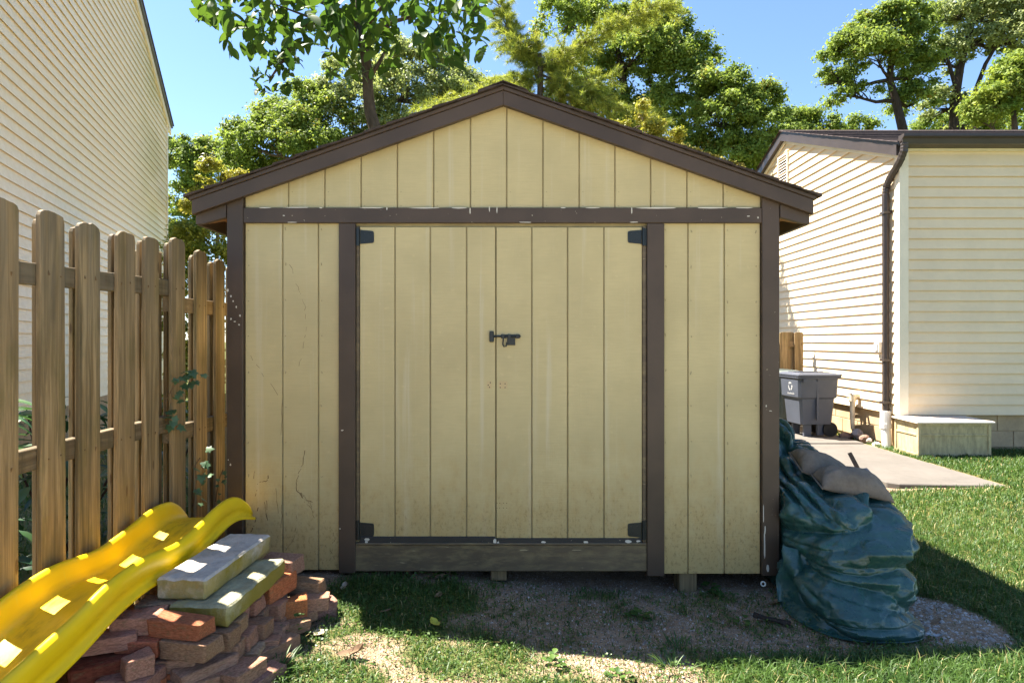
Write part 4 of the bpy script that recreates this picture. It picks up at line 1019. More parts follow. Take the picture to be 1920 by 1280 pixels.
for j in range(NV_):
    t = j / (NV_ - 1); z, xl, xr, yf, yb = [float(np.interp(t, LVa[:, 0], LVa[:, c])) for c in range(1, 6)]
    cx, cy, rx, ry = (xl + xr) / 2, (yf + yb) / 2, (xr - xl) / 2, (yb - yf) / 2
    for i in range(NT_):
        a = 2 * math.pi * i / NT_; c, s = math.cos(a), math.sin(a); e = .62
        X = cx + rx * math.copysign(abs(c) ** e, c); Y = cy + ry * math.copysign(abs(s) ** e, s)
        front = ss(3.75, 3.3, Y)
        q = Vector((X, Y, z)); w1 = noise.noise(q * 2.3 + Vector((4, 1, 0)))
        # bands of slack cloth fan out to the right from a pinch beside the shed corner
        sarc = (X - 1.42) + .9 * max(0, Y - 3.0) * ss(1.7, 2.0, X) ; zq = z - .29
        ph = math.atan2(zq * 1.5, sarc + .22) ; rr_ = min(1, (sarc + .12) / .4)
        n1 = noise.noise(q * 3.1 + Vector((2, 8, 1))); n2 = noise.noise(Vector((sarc * 2.5, zq * 6, 3)))
        f1 = 1 - abs(math.sin(ph * 4.6 + .8 * n1 + 1.1)) ** 1.0; f2 = 1 - abs(math.sin(ph * 9.5 + 1.6 * n2 + .4))
        f3 = 1 - abs(math.sin(a * 9 + 2.4 * z + 2.0 * noise.noise(Vector((X * 2, Y * 2, z * 2)))))
        f5 = 1 - abs(math.sin((X * 3.0 - z * 7.0 + Y * 2.2) * 2.2 + 2.5 * n1))
        vo = noise.voronoi(Vector((X * 6.5, Y * 6.5, z * 8.0)) + Vector((n1, n2, n1)) * .9)[0]; cr = min(.55, vo[1] - vo[0])
        vo2 = noise.voronoi(Vector((X * 15, Y * 15, z * 19)) + Vector((n2, n1, n2)))[0]; cr2 = min(.5, vo2[1] - vo2[0])
        low = ss(.66, .5, t)
        dsp = low * rr_ * (1 - .5 * ss(1.95, 2.1, X)) * (-.105 * f1 ** 1.3 - .03 * f2 ** 1.6) - (1 - low) * (.045 * f3 ** 1.6 + .055 * f5 ** 1.7) + .028 * cr + .008 * cr2 + .05 * n1 + .028 - .030 * abs(noise.noise(q * 5 + Vector((n2, 0, 0)))) - .008 * abs(noise.noise(q * 14)) - .012 * math.exp(-((t - .085) / .008) ** 2)
        dsp *= ss(0, .06, t) * .92 + .08; dsp *= 1 - .6 * ss(.92, 1, t)
        nxv = Vector((c / max(rx, .1), s / max(ry, .1), .0)); nxv.normalize()
        up = ss(.5, .7, t) * .7 + .12
        X += nxv.x * dsp; Y += nxv.y * dsp; z2 = z + dsp * up
        # crease tucked under the middle roll, climbing to the right
        if Y > 3.5: X = max(X, 1.497)
        else: X = X - .05 * ss(3.5, 3.2, Y) * ss(.5, .0, t) * ss(1.75, 1.5, X)
        zmin = gz(X, Y) + .006 + .012 * t
        tv[j * NT_ + i] = (X, Y, max(z2, zmin))
tf = []
for j in range(NV_ - 1):
    for i in range(NT_): tf.append((j * NT_ + i, j * NT_ + (i + 1) % NT_, (j + 1) * NT_ + (i + 1) % NT_, (j + 1) * NT_ + i))
TB = Vector((1.8, 3.9, .02))
tarp = tag(put('tarp', mesh_np('tarp', tv - np.array(TB), np.array(tf), M_TARP, None, True), None, TB), 'dark green crumpled tarp draped over a heap beside the shed', 'tarp')
# loose flap and hem by the shed corner
bm = BM(); g_ = []
for i in range(16):
    row = []
    for j in range(9):
        u, v_ = i / 15, j / 8; x = 1.40 + .17 * u; y = 3.42 - .2 * u + .03 * math.sin(v_ * 5 + u * 7); z = .03 + .30 * v_ * (1 - .35 * u) + .0
        dz = .02 * nz(u * 5, v_ * 5, 9); row.append(bm.verts.new((x + .025 * nz(u * 6, v_ * 4, 1) - .03 * v_ * (1 - u) + .07 * v_, y + .03 * nz(u * 5, v_ * 6, 5) - .05 * (1 - v_), max(.03, z + dz))))
    g_.append(row)
for a, b in zip(g_, g_[1:]):
    for k in range(8): bm.faces.new((a[k], a[k + 1], b[k + 1], b[k]))
part('tarp_flap', bm, M_TARP, tarp, True)
def torus(bm, c, nrm, r0, r1, n=14, m=6):
    nrm = Vector(nrm).normalized(); u = nrm.orthogonal().normalized(); v = nrm.cross(u); rr = []
    for i in range(n):
        a = 2 * math.pi * i / n; d = u * math.cos(a) + v * math.sin(a)
        rr.append([bm.verts.new(Vector(c) + d * (r0 + r1 * math.cos(b)) + nrm * r1 * math.sin(b)) for b in [2 * math.pi * k / m for k in range(m)]])
    for i in range(n):
        for k in range(m): bm.faces.new((rr[i][k], rr[(i + 1) % n][k], rr[(i + 1) % n][(k + 1) % m], rr[i][(k + 1) % m]))
for (c, nr) in ((P(1728, 1187, 3.0), (.5, -.8, .4)), (P(1431, 1094, 3.36), (-.2, -1, .3))):
    bm = BM(); torus(bm, c, nr, .011, .004); part('grommet', bm, M_BRASS, tarp, True)

# sandbags lying on the tarp
from mathutils.bvhtree import BVHTree
TBV = BVHTree.FromPolygons([Vector(p) for p in tv], tf)
def rest_z(x, y, default=.5):
    h = TBV.ray_cast(Vector((x, y, 3)), Vector((0, 0, -1))); return h[0].z if h[0] else default
def pillow(label, cx, cy, L, Wd, T, yaw, seed, seam, lift=0.0, droop=.0):
    n, m = 40, 26; bm = BM(); cr, sr = math.cos(yaw), math.sin(yaw); grid = {}; off = Vector((seed, seed * 2, 0))
    sm_ = [(a, b, rest_z(cx + a * cr - b * sr, cy + a * sr + b * cr, -1)) for a in np.linspace(-.36, .36, 7) * L for b in np.linspace(-.36, .36, 5) * Wd]; sm_ = np.array([q for q in sm_ if q[2] > .35])
    pl = np.linalg.lstsq(np.c_[sm_[:, 0], sm_[:, 1], np.ones(len(sm_))], sm_[:, 2], rcond=None)[0]
    pz = lambda x, y: float(pl[0] * x + pl[1] * y + pl[2]) - droop * max(0, x / (L / 2)) ** 2.5
    base = Vector((cx, cy, pz(0, 0)))
    for side in (1, -1):
        for i in range(n + 1):
            for j in range(m + 1):
                u, v = i / n * 2 - 1, j / m * 2 - 1
                h = (1 - abs(u) ** 3.2) ** .55 * (1 - abs(v) ** 2.6) ** .6
                sq = 1 - .10 * (1 - abs(v)) ** 1.5 * abs(u) ** 3; sq2 = 1 - .16 * (1 - abs(u)) ** 1.2 * abs(v) ** 3
                x, y = u * L / 2 * sq, v * Wd / 2 * sq2
                edge = max(abs(u), abs(v))
                pk = .006 * math.sin(v * 30 + 3 * noise.noise(Vector((u * 3, v * 3, 0)) + off)) * ss(.55, .98, abs(u))
                z = h * T * (.78 if side > 0 else .3) + side * (pk + .008 * noise.noise(Vector((u * 3, v * 3, side)) + off) + .004 * noise.noise(Vector((u * 9, v * 9, side)) + off)) * (1 if edge < 1 else 0) * 1.0
                if side < 0: z = -h * T * .25
                wx, wy = cx + x * cr - y * sr, cy + x * sr + y * cr
                k = (i, j, 0 if edge >= 1 else side)
                if k not in grid:
                    zb = pz(x, y)
                    grid[k] = bm.verts.new((wx, wy, zb + .02 + lift + z))
    for side in (1, -1):
        for i in range(n):
            for j in range(m):
                q = []
                for a, b in ((i, j), (i + 1, j), (i + 1, j + 1), (i, j + 1)):
                    e = max(abs(a / n * 2 - 1), abs(b / m * 2 - 1)); q.append(grid[(a, b, 0 if e >= 1 else side)])
                bm.faces.new(q if side > 0 else q[::-1])
    for _ in range(2): bmesh.ops.smooth_vert(bm, verts=bm.verts[:], factor=.5, use_axis_x=True, use_axis_y=True, use_axis_z=True)
    root = thing('sandbag', label, 'sandbag', base, 0, 'sandbags weighing down the tarp')
    part('bag', bm, M_BAG, root, True)
    sm = BM(); c = seam * L / 2
    pts = []
    for k in range(13):
        v = k / 12 * 2 - 1; u = seam * .99; x, y = u * L / 2, v * Wd / 2 * .97; wx, wy = cx + x * cr - y * sr, cy + x * sr + y * cr
        pts.append((wx, wy, pz(x, y) + .022 + lift))
    tube(sm, pts, .005, 6); part('seam', sm, M_BAG, root, True)
pillow('flat tan sandbag on the tarp, farther of the two and nearer the shed', 1.855, 3.80, .34, .21, .12, R(-3), 3, -1, .0, .01)
pillow('plump tan sandbag on the tarp, nearer one drooping over the edge', 1.90, 3.575, .38, .19, .13, R(-7), 8, -1, .015, .03)
ws = thing('wood_strip', 'thin brown strip of wood sticking up behind the sandbags', 'wood strip', P(1612, 886, 3.9))
bm = BM(); a, b = P(1594, 850, 4.0), P(1615, 890, 3.80); w_ = Vector((.012, 0, .004))
hexa(bm, [b - w_, b + w_, b + w_ + Vector((0, .01, .004)), b - w_ + Vector((0, .01, .004)), a - w_, a + w_, a + w_ + Vector((0, .01, .004)), a - w_ + Vector((0, .01, .004))])
part('strip', bm, simple('bare_brown_wood', (.17, .09, .04), .8, .3, 10, stretch=(1, 1, 8)), ws)
rag = BM(); pts = [P(1606, 884, 3.66), P(1618, 886, 3.64), P(1630, 897, 3.6), P(1643, 908, 3.56), P(1655, 918, 3.53)]
tube(rag, pts, [.02, .034, .033, .03, .022], 10)
for v in rag.verts: v.co += Vector((0, 0, 1)) * .012 * noise.noise(v.co * 30) + Vector((1, 0, 0)) * .012 * noise.noise(v.co * 24 + Vector((5, 0, 0)))
ro = thing('rag', 'crumpled grey cloth roll lying along the end of the sandbags', 'cloth', pts[2]); part('cloth', rag, simple('grey_cloth', (.2, .18, .18), .95, .25, 20, .6, 120), ro, True)
# ------------------------------------------------------------------ trees
def quads(c, axis, nrm, L, Wd, tint):
    """leaf quads (N): base, side, tip, side"""
    n = len(c); axis = axis / np.linalg.norm(axis, axis=1, keepdims=True)
    side = np.cross(axis, nrm); ln = np.linalg.norm(side, axis=1, keepdims=True); ln[ln < 1e-6] = 1; side /= ln
    up = np.cross(side, axis)
    L = L[:, None]; Wd = Wd[:, None]
    v = np.stack([c - axis * L * .5, c + side * Wd * .5 + up * L * .06, c + axis * L * .5, c - side * Wd * .5 + up * L * .06], 1).reshape(-1, 3)
    return v, np.arange(n * 4).reshape(-1, 4), np.repeat(tint, 4)
def unit(v): return v / np.maximum(np.linalg.norm(v, axis=1, keepdims=True), 1e-9)
def crown(blobs, nleaf, leaf, seed, aspect=.55, rc=None, cover=1.25):
    """blob -> clumps -> leaves: each clump is a small dome of leaves, open gaps stay between clumps"""
    g = np.random.default_rng(seed); CC, RC, DD, BB = [], [], [], []
    rc = rc or leaf * 2.4
    for c, r, dn in blobs:
        k = max(4, int(cover * dn * 3.2 * (r[0] * r[2]) / rc ** 2)); d = unit(g.normal(size=(k, 3))); d[:, 2] = np.where(d[:, 2] < -.45, -d[:, 2], d[:, 2])
        rad = g.uniform(.3, 1.0, k) ** .45
        rad *= 1 + .30 * np.array([noise.noise(Vector(q) * 2.0 + Vector((seed, 0, c[0]))) for q in d]) + .16 * np.array([noise.noise(Vector(q) * 5 + Vector((0, seed, c[2]))) for q in d])
        CC.append(np.array(c) + d * np.array(r) * rad[:, None]); DD.append(d); RC.append(rc * g.uniform(.55, 1.35, k)); BB.append(np.clip(g.normal(.42, .17, k), .05, .8))
    CC, RC, DD, BB = np.concatenate(CC), np.concatenate(RC), np.concatenate(DD), np.concatenate(BB)
    hole = np.array([noise.noise(Vector(p) * (.22 / max(leaf, .09)) + Vector((seed, 3, 1))) for p in CC]); kp = hole > -.30
    CC, RC, DD, BB = CC[kp], RC[kp], DD[kp], BB[kp] + .25 * np.clip(hole[kp], -.2, .5)
    w = RC ** 2; idx = g.choice(len(CC), size=int(nleaf), p=w / w.sum()); n = len(idx)
    o = unit(g.normal(size=(n, 3)) + DD[idx] * .45 + np.array([0, 0, .35])); sq = np.array([1.15, 1.15, .72])
    C_ = CC[idx] + o * RC[idx][:, None] * sq * (np.abs(g.normal(.55, .42, n)))[:, None]
    nrm = unit(o + np.array([0, 0, .45]) + g.normal(size=(n, 3)) * .55); ax = unit(np.cross(nrm, g.normal(size=(n, 3))) + o * .5 - np.array([0, 0, .3]))
    T_ = np.clip(BB[idx] + g.normal(size=n) * .15, 0, 1); L = leaf * g.uniform(.6, 1.35, n)
    return quads(C_, ax, nrm, L, L * aspect, T_)
def tree(name, label, D, base_px, trunk, blobs, mat, nleaf, leaf, seed, rt=.16, bark=M_BARK, rcl=None, cover=1.6, nmul=3.0, lmul=.62, cat='tree', group=None, z0=0.0, twig=1.0, aspect=.6):
    """trunk: pixel points up the stem; blobs: (px, py, rx, ry, dy, density) at distance D"""
    g = random.Random(seed); s = D / F
    base = Vector(((base_px - CX) * s, D, z0)); t = thing(name, label, cat, base, 0, group)
    bl = [((lambda p: (p.x, p.y + dy, p.z))(P(px, py, D)), (rx * s, (rx + ry) * .5 * s, ry * s), dn) for px, py, rx, ry, dy, dn in blobs]
    bm = BM(); pts = [base - Vector((0, 0, .1))] + [P(x, y, D) for x, y in trunk]; nP = len(pts)
    rr = [rt * (1 - .65 * k / max(1, nP - 1)) for k in range(nP)]; tube(bm, pts, rr, 9)
    for c, r, dn in bl:                                        # limbs reaching into each mass of leaves
        c = Vector(c); cand = [k for k in range(1, nP) if pts[k].z < c.z + r[2]] or [1]
        k = min(cand, key=lambda q: (pts[q] - c).length + .3 * abs(pts[q].z - (c.z - 1.5 * r[2]))); a = pts[k]
        mid = a.lerp(c, .5) + Vector((g.uniform(-.1, .1), g.uniform(-.1, .1), -.12)) * (c - a).length
        tube(bm, [a, a.lerp(mid, .5) + Vector((0, 0, .03)), mid, mid.lerp(c, .6), c], [rr[k] * .62, rr[k] * .5, rr[k] * .4, rr[k] * .28, rr[k] * .12], 6)
        for _ in range(int(7 * twig)):
            e = c + Vector((g.uniform(-1, 1) * r[0], g.uniform(-1, 1) * r[1], g.uniform(-.6, 1) * r[2])) * .8; f_ = mid.lerp(c, g.uniform(.1, .9))
            h = f_.lerp(e, .5) + Vector((g.uniform(-.1, .1), 0, g.uniform(-.05, .15))) * (e - f_).length
            tube(bm, [f_, h, e], [rr[k] * .2, rr[k] * .13, rr[k] * .04], 5, False)
    part('trunk', bm, bark, t, True)
    v, f, a = crown(bl, nleaf * nmul, leaf * lmul, seed, aspect, rcl, cover)
    o = put('crown', mesh_np('crown', v - np.array(base), f, mat, {'tint': a}), t); return t
BGT = 'trees standing behind the shed and houses'
tree('oak_tree', 'dark oak rising between cream house wall and shed eave', 30, 380, [(384, 520), (376, 420), (366, 330), (362, 290)], [(345, 300, 48, 45, 0, 1), (400, 290, 45, 35, .5, 1), (335, 360, 42, 36, 1, .8), (390, 345, 52, 44, 0, 1), (345, 420, 50, 40, 0, .55), (410, 410, 55, 50, 1, 1), (330, 470, 40, 50, 0, .6)], M_OAK, 15000, .24, 21, .22, M_BARKD, group=BGT)
tree('oak_tree', 'mid green spreading oak just left of the magnolia trunk', 26, 540, [(540, 480), (545, 380), (550, 300), (560, 250)], [(455, 262, 42, 38, 0, 1), (505, 232, 45, 34, .6, 1), (560, 240, 60, 42, 0, 1), (520, 290, 78, 46, -.6, 1), (600, 290, 60, 52, -.5, 1), (445, 310, 60, 40, .4, 1), (560, 175, 45, 32, .6, .9), (620, 210, 40, 40, .3, .9), (500, 205, 48, 30, .8, .9), (470, 350, 80, 60, 1, .8)], M_OAK, 18000, .21, 22, .24, group=BGT)
tree('oak_tree', 'pale silvery green oak standing broad behind the magnolia trunk', 27, 720, [(720, 480), (724, 360), (735, 260), (750, 190)], [(640, 145, 50, 32, 0, .8), (700, 150, 55, 40, .5, 1), (770, 112, 62, 40, 0, .95), (830, 125, 38, 30, .5, .75), (860, 155, 42, 34, 0, 1), (760, 180, 75, 45, -.6, 1), (840, 200, 62, 40, -.5, 1), (680, 215, 62, 48, -.4, 1), (740, 250, 80, 46, 0, 1), (610, 185, 46, 40, .4, .9), (650, 120, 48, 34, .8, .9), (790, 90, 50, 30, .8, .9), (700, 110, 46, 30, 1.0, .9), (870, 180, 50, 50, .6, 1), (660, 290, 90, 60, 1.0, .8)], M_OAKP, 22000, .21, 23, .26, group=BGT)
tree('oak_tree', 'largest green oak crown reaching the top edge above the shed ridge', 24, 1200, [(1195, 480), (1190, 330), (1180, 220), (1165, 130), (1150, 60)], [(1050, 40, 52, 46, 0, .8), (1120, 30, 60, 42, .5, .9), (1190, 60, 62, 48, 0, 1), (1255, 75, 62, 52, .3, 1), (1300, 115, 48, 40, 0, .85), (1180, 130, 85, 55, -.8, 1), (1260, 160, 70, 60, -.5, 1), (1100, 130, 60, 50, .4, .8), (1230, 235, 90, 60, -.2, 1), (1140, 215, 75, 55, .3, 1), (1240, 15, 40, 25, .2, .5)], M_OAK, 30000, .19, 24, .28, M_BARKD, group=BGT)
tree('oak_tree', 'rounded dark oak behind the right slope of the shed roof', 22, 1380, [(1380, 480), (1378, 360), (1380, 270), (1384, 210)], [(1340, 175, 42, 40, 0, 1), (1395, 172, 46, 40, .3, 1), (1440, 200, 32, 38, 0, .8), (1350, 235, 60, 48, -.4, 1), (1420, 250, 50, 50, -.2, 1), (1375, 300, 66, 50, 0, 1), (1310, 290, 50, 50, .3, 1), (1430, 310, 46, 45, .3, .9)], M_OAK, 20000, .18, 25, .22, M_BARKD, group=BGT)
tree('oak_tree', 'low dark round tree peeping over the brown house ridge', 30, 1505, [(1505, 480), (1505, 300), (1506, 250)], [(1478, 232, 34, 22, 0, 1), (1520, 228, 38, 22, .3, 1), (1552, 240, 26, 16, 0, .8), (1500, 262, 60, 26, 0, 1), (1470, 275, 45, 35, 0, 1)], M_OAK, 8000, .22, 26, .2, M_BARKD, group=BGT)
tree('oak_tree', 'low distant dark oak filling the gap under the forked oak', 34, 1830, [(1830, 480), (1830, 300), (1832, 240)], [(1760, 240, 45, 24, 0, 1), (1820, 232, 50, 30, .3, 1), (1880, 238, 46, 26, 0, 1)], M_OAK, 6000, .22, 36, .16, M_BARKD, group=BGT)
tree('sapling', 'small thin sapling alone in the gap above the house ridge', 30, 1612, [(1612, 480), (1612, 260), (1611, 235)], [(1612, 230, 16, 12, 0, 1), (1628, 238, 10, 8, 0, .7), (1594, 244, 10, 8, 0, .6)], M_OAK, 900, .2, 27, .05, M_BARKD, group=BGT)
tree('oak_tree', 'open oak with visible curved trunk above the house roof', 22, 1706, [(1700, 480), (1694, 250), (1680, 190), (1668, 150), (1672, 100), (1678, 60)], [(1590, 95, 42, 34, 0, .8), (1640, 60, 48, 40, .3, .9), (1690, 40, 52, 34, 0, 1), (1570, 150, 38, 26, 0, .75), (1630, 118, 58, 30, -.4, .8), (1700, 90, 48, 34, -.2, .85), (1600, 175, 48, 20, .2, .7), (1730, 130, 38, 34, .2, .75), (1725, 190, 40, 36, .3, .7), (1745, 60, 32, 40, .3, .7)], M_OAK, 15000, .18, 28, .2, M_BARKD, group=BGT, twig=1.8)
tree('oak_tree', 'tall forked oak with bare dark stems above the house roof', 23, 1790, [(1790, 480), (1788, 250), (1790, 190), (1800, 130), (1812, 80), (1825, 40)], [(1790, 30, 50, 34, 0, .7), (1850, 30, 55, 40, .3, .85), (1905, 20, 46, 44, 0, 1), (1830, 85, 60, 36, .2, .6), (1890, 80, 50, 34, -.3, .9), (1775, 110, 40, 34, .2, .6), (1780, 205, 45, 38, .3, .8), (1850, 200, 36, 30, .5, .6), (1930, 70, 40, 60, 0, 1)], M_OAKP, 14000, .18, 29, .22, M_BARKD, group=BGT, twig=2.0)
bm = BM()
for line, r0 in (([(1806, 250), (1822, 190), (1848, 120), (1872, 80), (1890, 40)], .11), ([(1800, 190), (1782, 130), (1772, 90)], .08), ([(1812, 205), (1850, 160), (1885, 110)], .07)): tube(bm, [P(x, y, 22.8) for x, y in line], [r0 * (1 - .2 * k) for k in range(len(line))], 7)
fo = [o for o in SC.objects if o.get('label', '').startswith('tall forked')][0]; part('limb', bm, M_BARKD, fo, True)
tree('leafy_tree', 'bright green tree at the far right edge over the house roof', 17, 1905, [(1905, 480), (1903, 250), (1900, 200)], [(1890, 150, 44, 36, 0, 1), (1925, 125, 44, 34, .2, 1), (1860, 200, 44, 34, 0, 1), (1905, 200, 60, 46, -.2, 1), (1845, 230, 30, 18, 0, .8), (1960, 180, 60, 60, .2, 1)], M_BRI, 12000, .13, 30, .14, group=BGT)
tree('maple_tree', 'yellow leaved young maple behind the right slope of shed roof', 12, 1215, [(1215, 480), (1212, 300), (1210, 235)], [(1205, 215, 20, 24, 0, 1), (1180, 243, 30, 18, 0, 1), (1225, 245, 30, 18, 0, 1), (1262, 262, 28, 16, 0, 1), (1150, 240, 20, 10, 0, .7), (1215, 290, 60, 30, .1, 1)], M_YTREE, 5200, .085, 31, .05, rcl=.11, cover=1.0)
tree('maple_tree', 'yellow leaved bush tree over the left eave of the shed', 14, 405, [(405, 520), (410, 400), (415, 330)], [(415, 322, 30, 20, 0, 1), (385, 345, 22, 12, 0, .8), (440, 340, 26, 18, 0, 1), (395, 385, 45, 30, 0, .9)], M_YTREE, 4000, .1, 32, .06, rcl=.13, cover=1.0)
tree('yellow_bush', 'yellow green bush behind the fence below the shed eave', 8.5, 375, [(375, 700), (378, 560), (380, 470)], [(345, 440, 34, 24, 0, 1), (390, 440, 36, 24, .1, 1), (335, 480, 34, 32, 0, 1), (395, 490, 40, 36, .1, 1), (360, 540, 60, 40, 0, 1), (360, 610, 60, 40, 0, 1), (370, 690, 60, 45, 0, 1), (375, 770, 60, 50, 0, .8)], M_YGR, 10000, .07, 33, .04, rcl=.10, cat='bush')
# feathery pine behind the ridge
def pine():
    D = 13.0; s = D / F; base = Vector(((1012 - CX) * s, D, 0)); t = thing('pine_tree', 'feathery yellow green pine with bare leader behind the shed ridge', 'tree', base, 0, BGT)
    g = random.Random(77); bm = BM(); trunk = [base] + [P(1013, y, D) for y in (420, 250, 190, 150, 118, 100)]; tube(bm, trunk, [.14, .11, .085, .07, .06, .05, .03], 9)
    br = [([(1015, 122), (1050, 108), (1090, 82), (1140, 50), (1185, 28), (1240, 5)], .035, 0), ([(1015, 140), (1050, 158), (1090, 176), (1105, 190)], .022, -.2), ([(1017, 165), (1055, 182), (1110, 186), (1180, 205), (1220, 225)], .026, .2),
          ([(1012, 150), (975, 150), (935, 165), (880, 180), (800, 196)], .026, .3), ([(1012, 125), (985, 95), (962, 60), (945, 20), (930, -30)], .03, .6), ([(1012, 178), (960, 190), (900, 195), (830, 205)], .024, -.3), ([(1014, 130), (1040, 100), (1062, 60)], .018, .8), ([(1014, 190), (1060, 215), (1120, 225), (1170, 240)], .024, .5), ([(1012, 185), (985, 205), (940, 215)], .02, .8), ([(1013, 110), (1000, 95), (985, 85)], .012, 0), ([(1012, 140), (950, 125), (920, 130)], .018, 1.0), ([(1015, 150), (1080, 130), (1150, 110)], .02, 1.0)]
    tips = []
    for pl, r0, dy in br:
        pts = [P(x, y, D) + Vector((0, dy * k / (len(pl) - 1), 0)) for k, (x, y) in enumerate(pl)]; tube(bm, pts, [r0 * (1 - .75 * k / (len(pts) - 1)) for k in range(len(pts))], 6)
        for k in range(1, len(pts) * 9):
            u = k / 9; i = min(int(u), len(pts) - 2); 
            if u > len(pts) - 1: break
            if u < .12: continue
            p = pts[i].lerp(pts[i + 1], u - i); ax = (pts[i + 1] - pts[i]).normalized()
            for _ in range(3):
                e = p + Vector((g.uniform(-.38, .38), g.uniform(-.4, .4), g.uniform(-.34, .16))) + ax * .2; tube(bm, [p, p.lerp(e, .5) + Vector((0, 0, .03)), e], [.007, .005, .003], 4, False)
                for q in range(5): tips.append((p.lerp(e, .35 + .65 * q / 4), (e - p).normalized()))
    part('trunk', bm, M_BARK, t, True)
    G_ = np.random.default_rng(9); tp = np.array([list(a) for a, b in tips]); td = np.array([list(b) for a, b in tips]); n = 24
    c = np.repeat(tp, n, 0) + G_.normal(size=(len(tp) * n, 3)) * .012; dr_ = unit(np.repeat(td, n, 0) * .9 + G_.normal(size=(len(tp) * n, 3)) * .75)
    L = G_.uniform(.09, .16, len(c)); sd_ = unit(np.cross(dr_, G_.normal(size=(len(c), 3)))) * .005
    v = np.stack([c - sd_, c + sd_, c + dr_ * L[:, None]], 1).reshape(-1, 3); tint = np.repeat(np.clip(np.repeat(G_.uniform(.1, .9, len(tp)), n) + G_.normal(size=len(c)) * .12, 0, 1), 3)
    o = put('crown', mesh_np('crown', v - np.array(base), np.arange(len(v)).reshape(-1, 3), M_PINE, {'tint': tint}), t); o['kind'] = 'stuff'
pine()
# big-leaved magnolia just behind the shed, each leaf in view a piece of its own
def lobed_leaf(name, L, mat, tint):
    pts = [(0, 0), (.22, -.08), (.5, .02), (.34, .25), (.56, .52), (.27, .55), (.0, 1.0), (-.27, .55), (-.56, .52), (-.34, .25), (-.5, .02), (-.22, -.08)]
    vs = [(0, .3 * L, .05 * L)] + [(x * L * .9, y * L, .0 if k % 2 else -.05 * L) for k, (x, y) in enumerate(pts)]; n = len(pts)
    return mesh_np(name, np.array(vs), np.array([(0, 1 + k, 1 + (k + 1) % n) for k in range(n)]), mat, {'tint': np.full(n + 1, tint)})
def leaf_mesh(name, L, Wd, mat, tint, fold=.12, droop=.18, n=5):
    vs, fs = [], []
    for k in range(n + 1):
        u = k / n; w = Wd * .5 * (math.sin(math.pi * u ** 1.15) ** .75 if 0 < u < 1 else 0) + .0008; z = -droop * L * u * u
        vs += [(-w, u * L, z + fold * w * 2), (0, u * L, z), (w, u * L, z + fold * w * 2)]
    for k in range(n):
        a = k * 3; fs += [(a, a + 1, a + 4, a + 3), (a + 1, a + 2, a + 5, a + 4)]
    return mesh_np(name, np.array(vs), np.array(fs), mat, {'tint': np.full(len(vs), tint)}, True)
def place_leaf(me, loc, axis, up, parent, scale=1.0, name='leaf'):
    y = Vector(axis).normalized(); z = Vector(up) - y * Vector(up).dot(y); z = z.normalized() if z.length > 1e-4 else y.orthogonal().normalized(); x = y.cross(z)
    m = Matrix((x, y, z)).transposed().to_4x4(); m.translation = Vector(loc)
    lm = W[parent.name].inverted() @ m
    o = bpy.data.objects.new(name, me); COL.objects.link(o); o.parent = parent; o.location = lm.translation; o.rotation_euler = lm.to_euler(); o.scale = (scale,) * 3
    return o
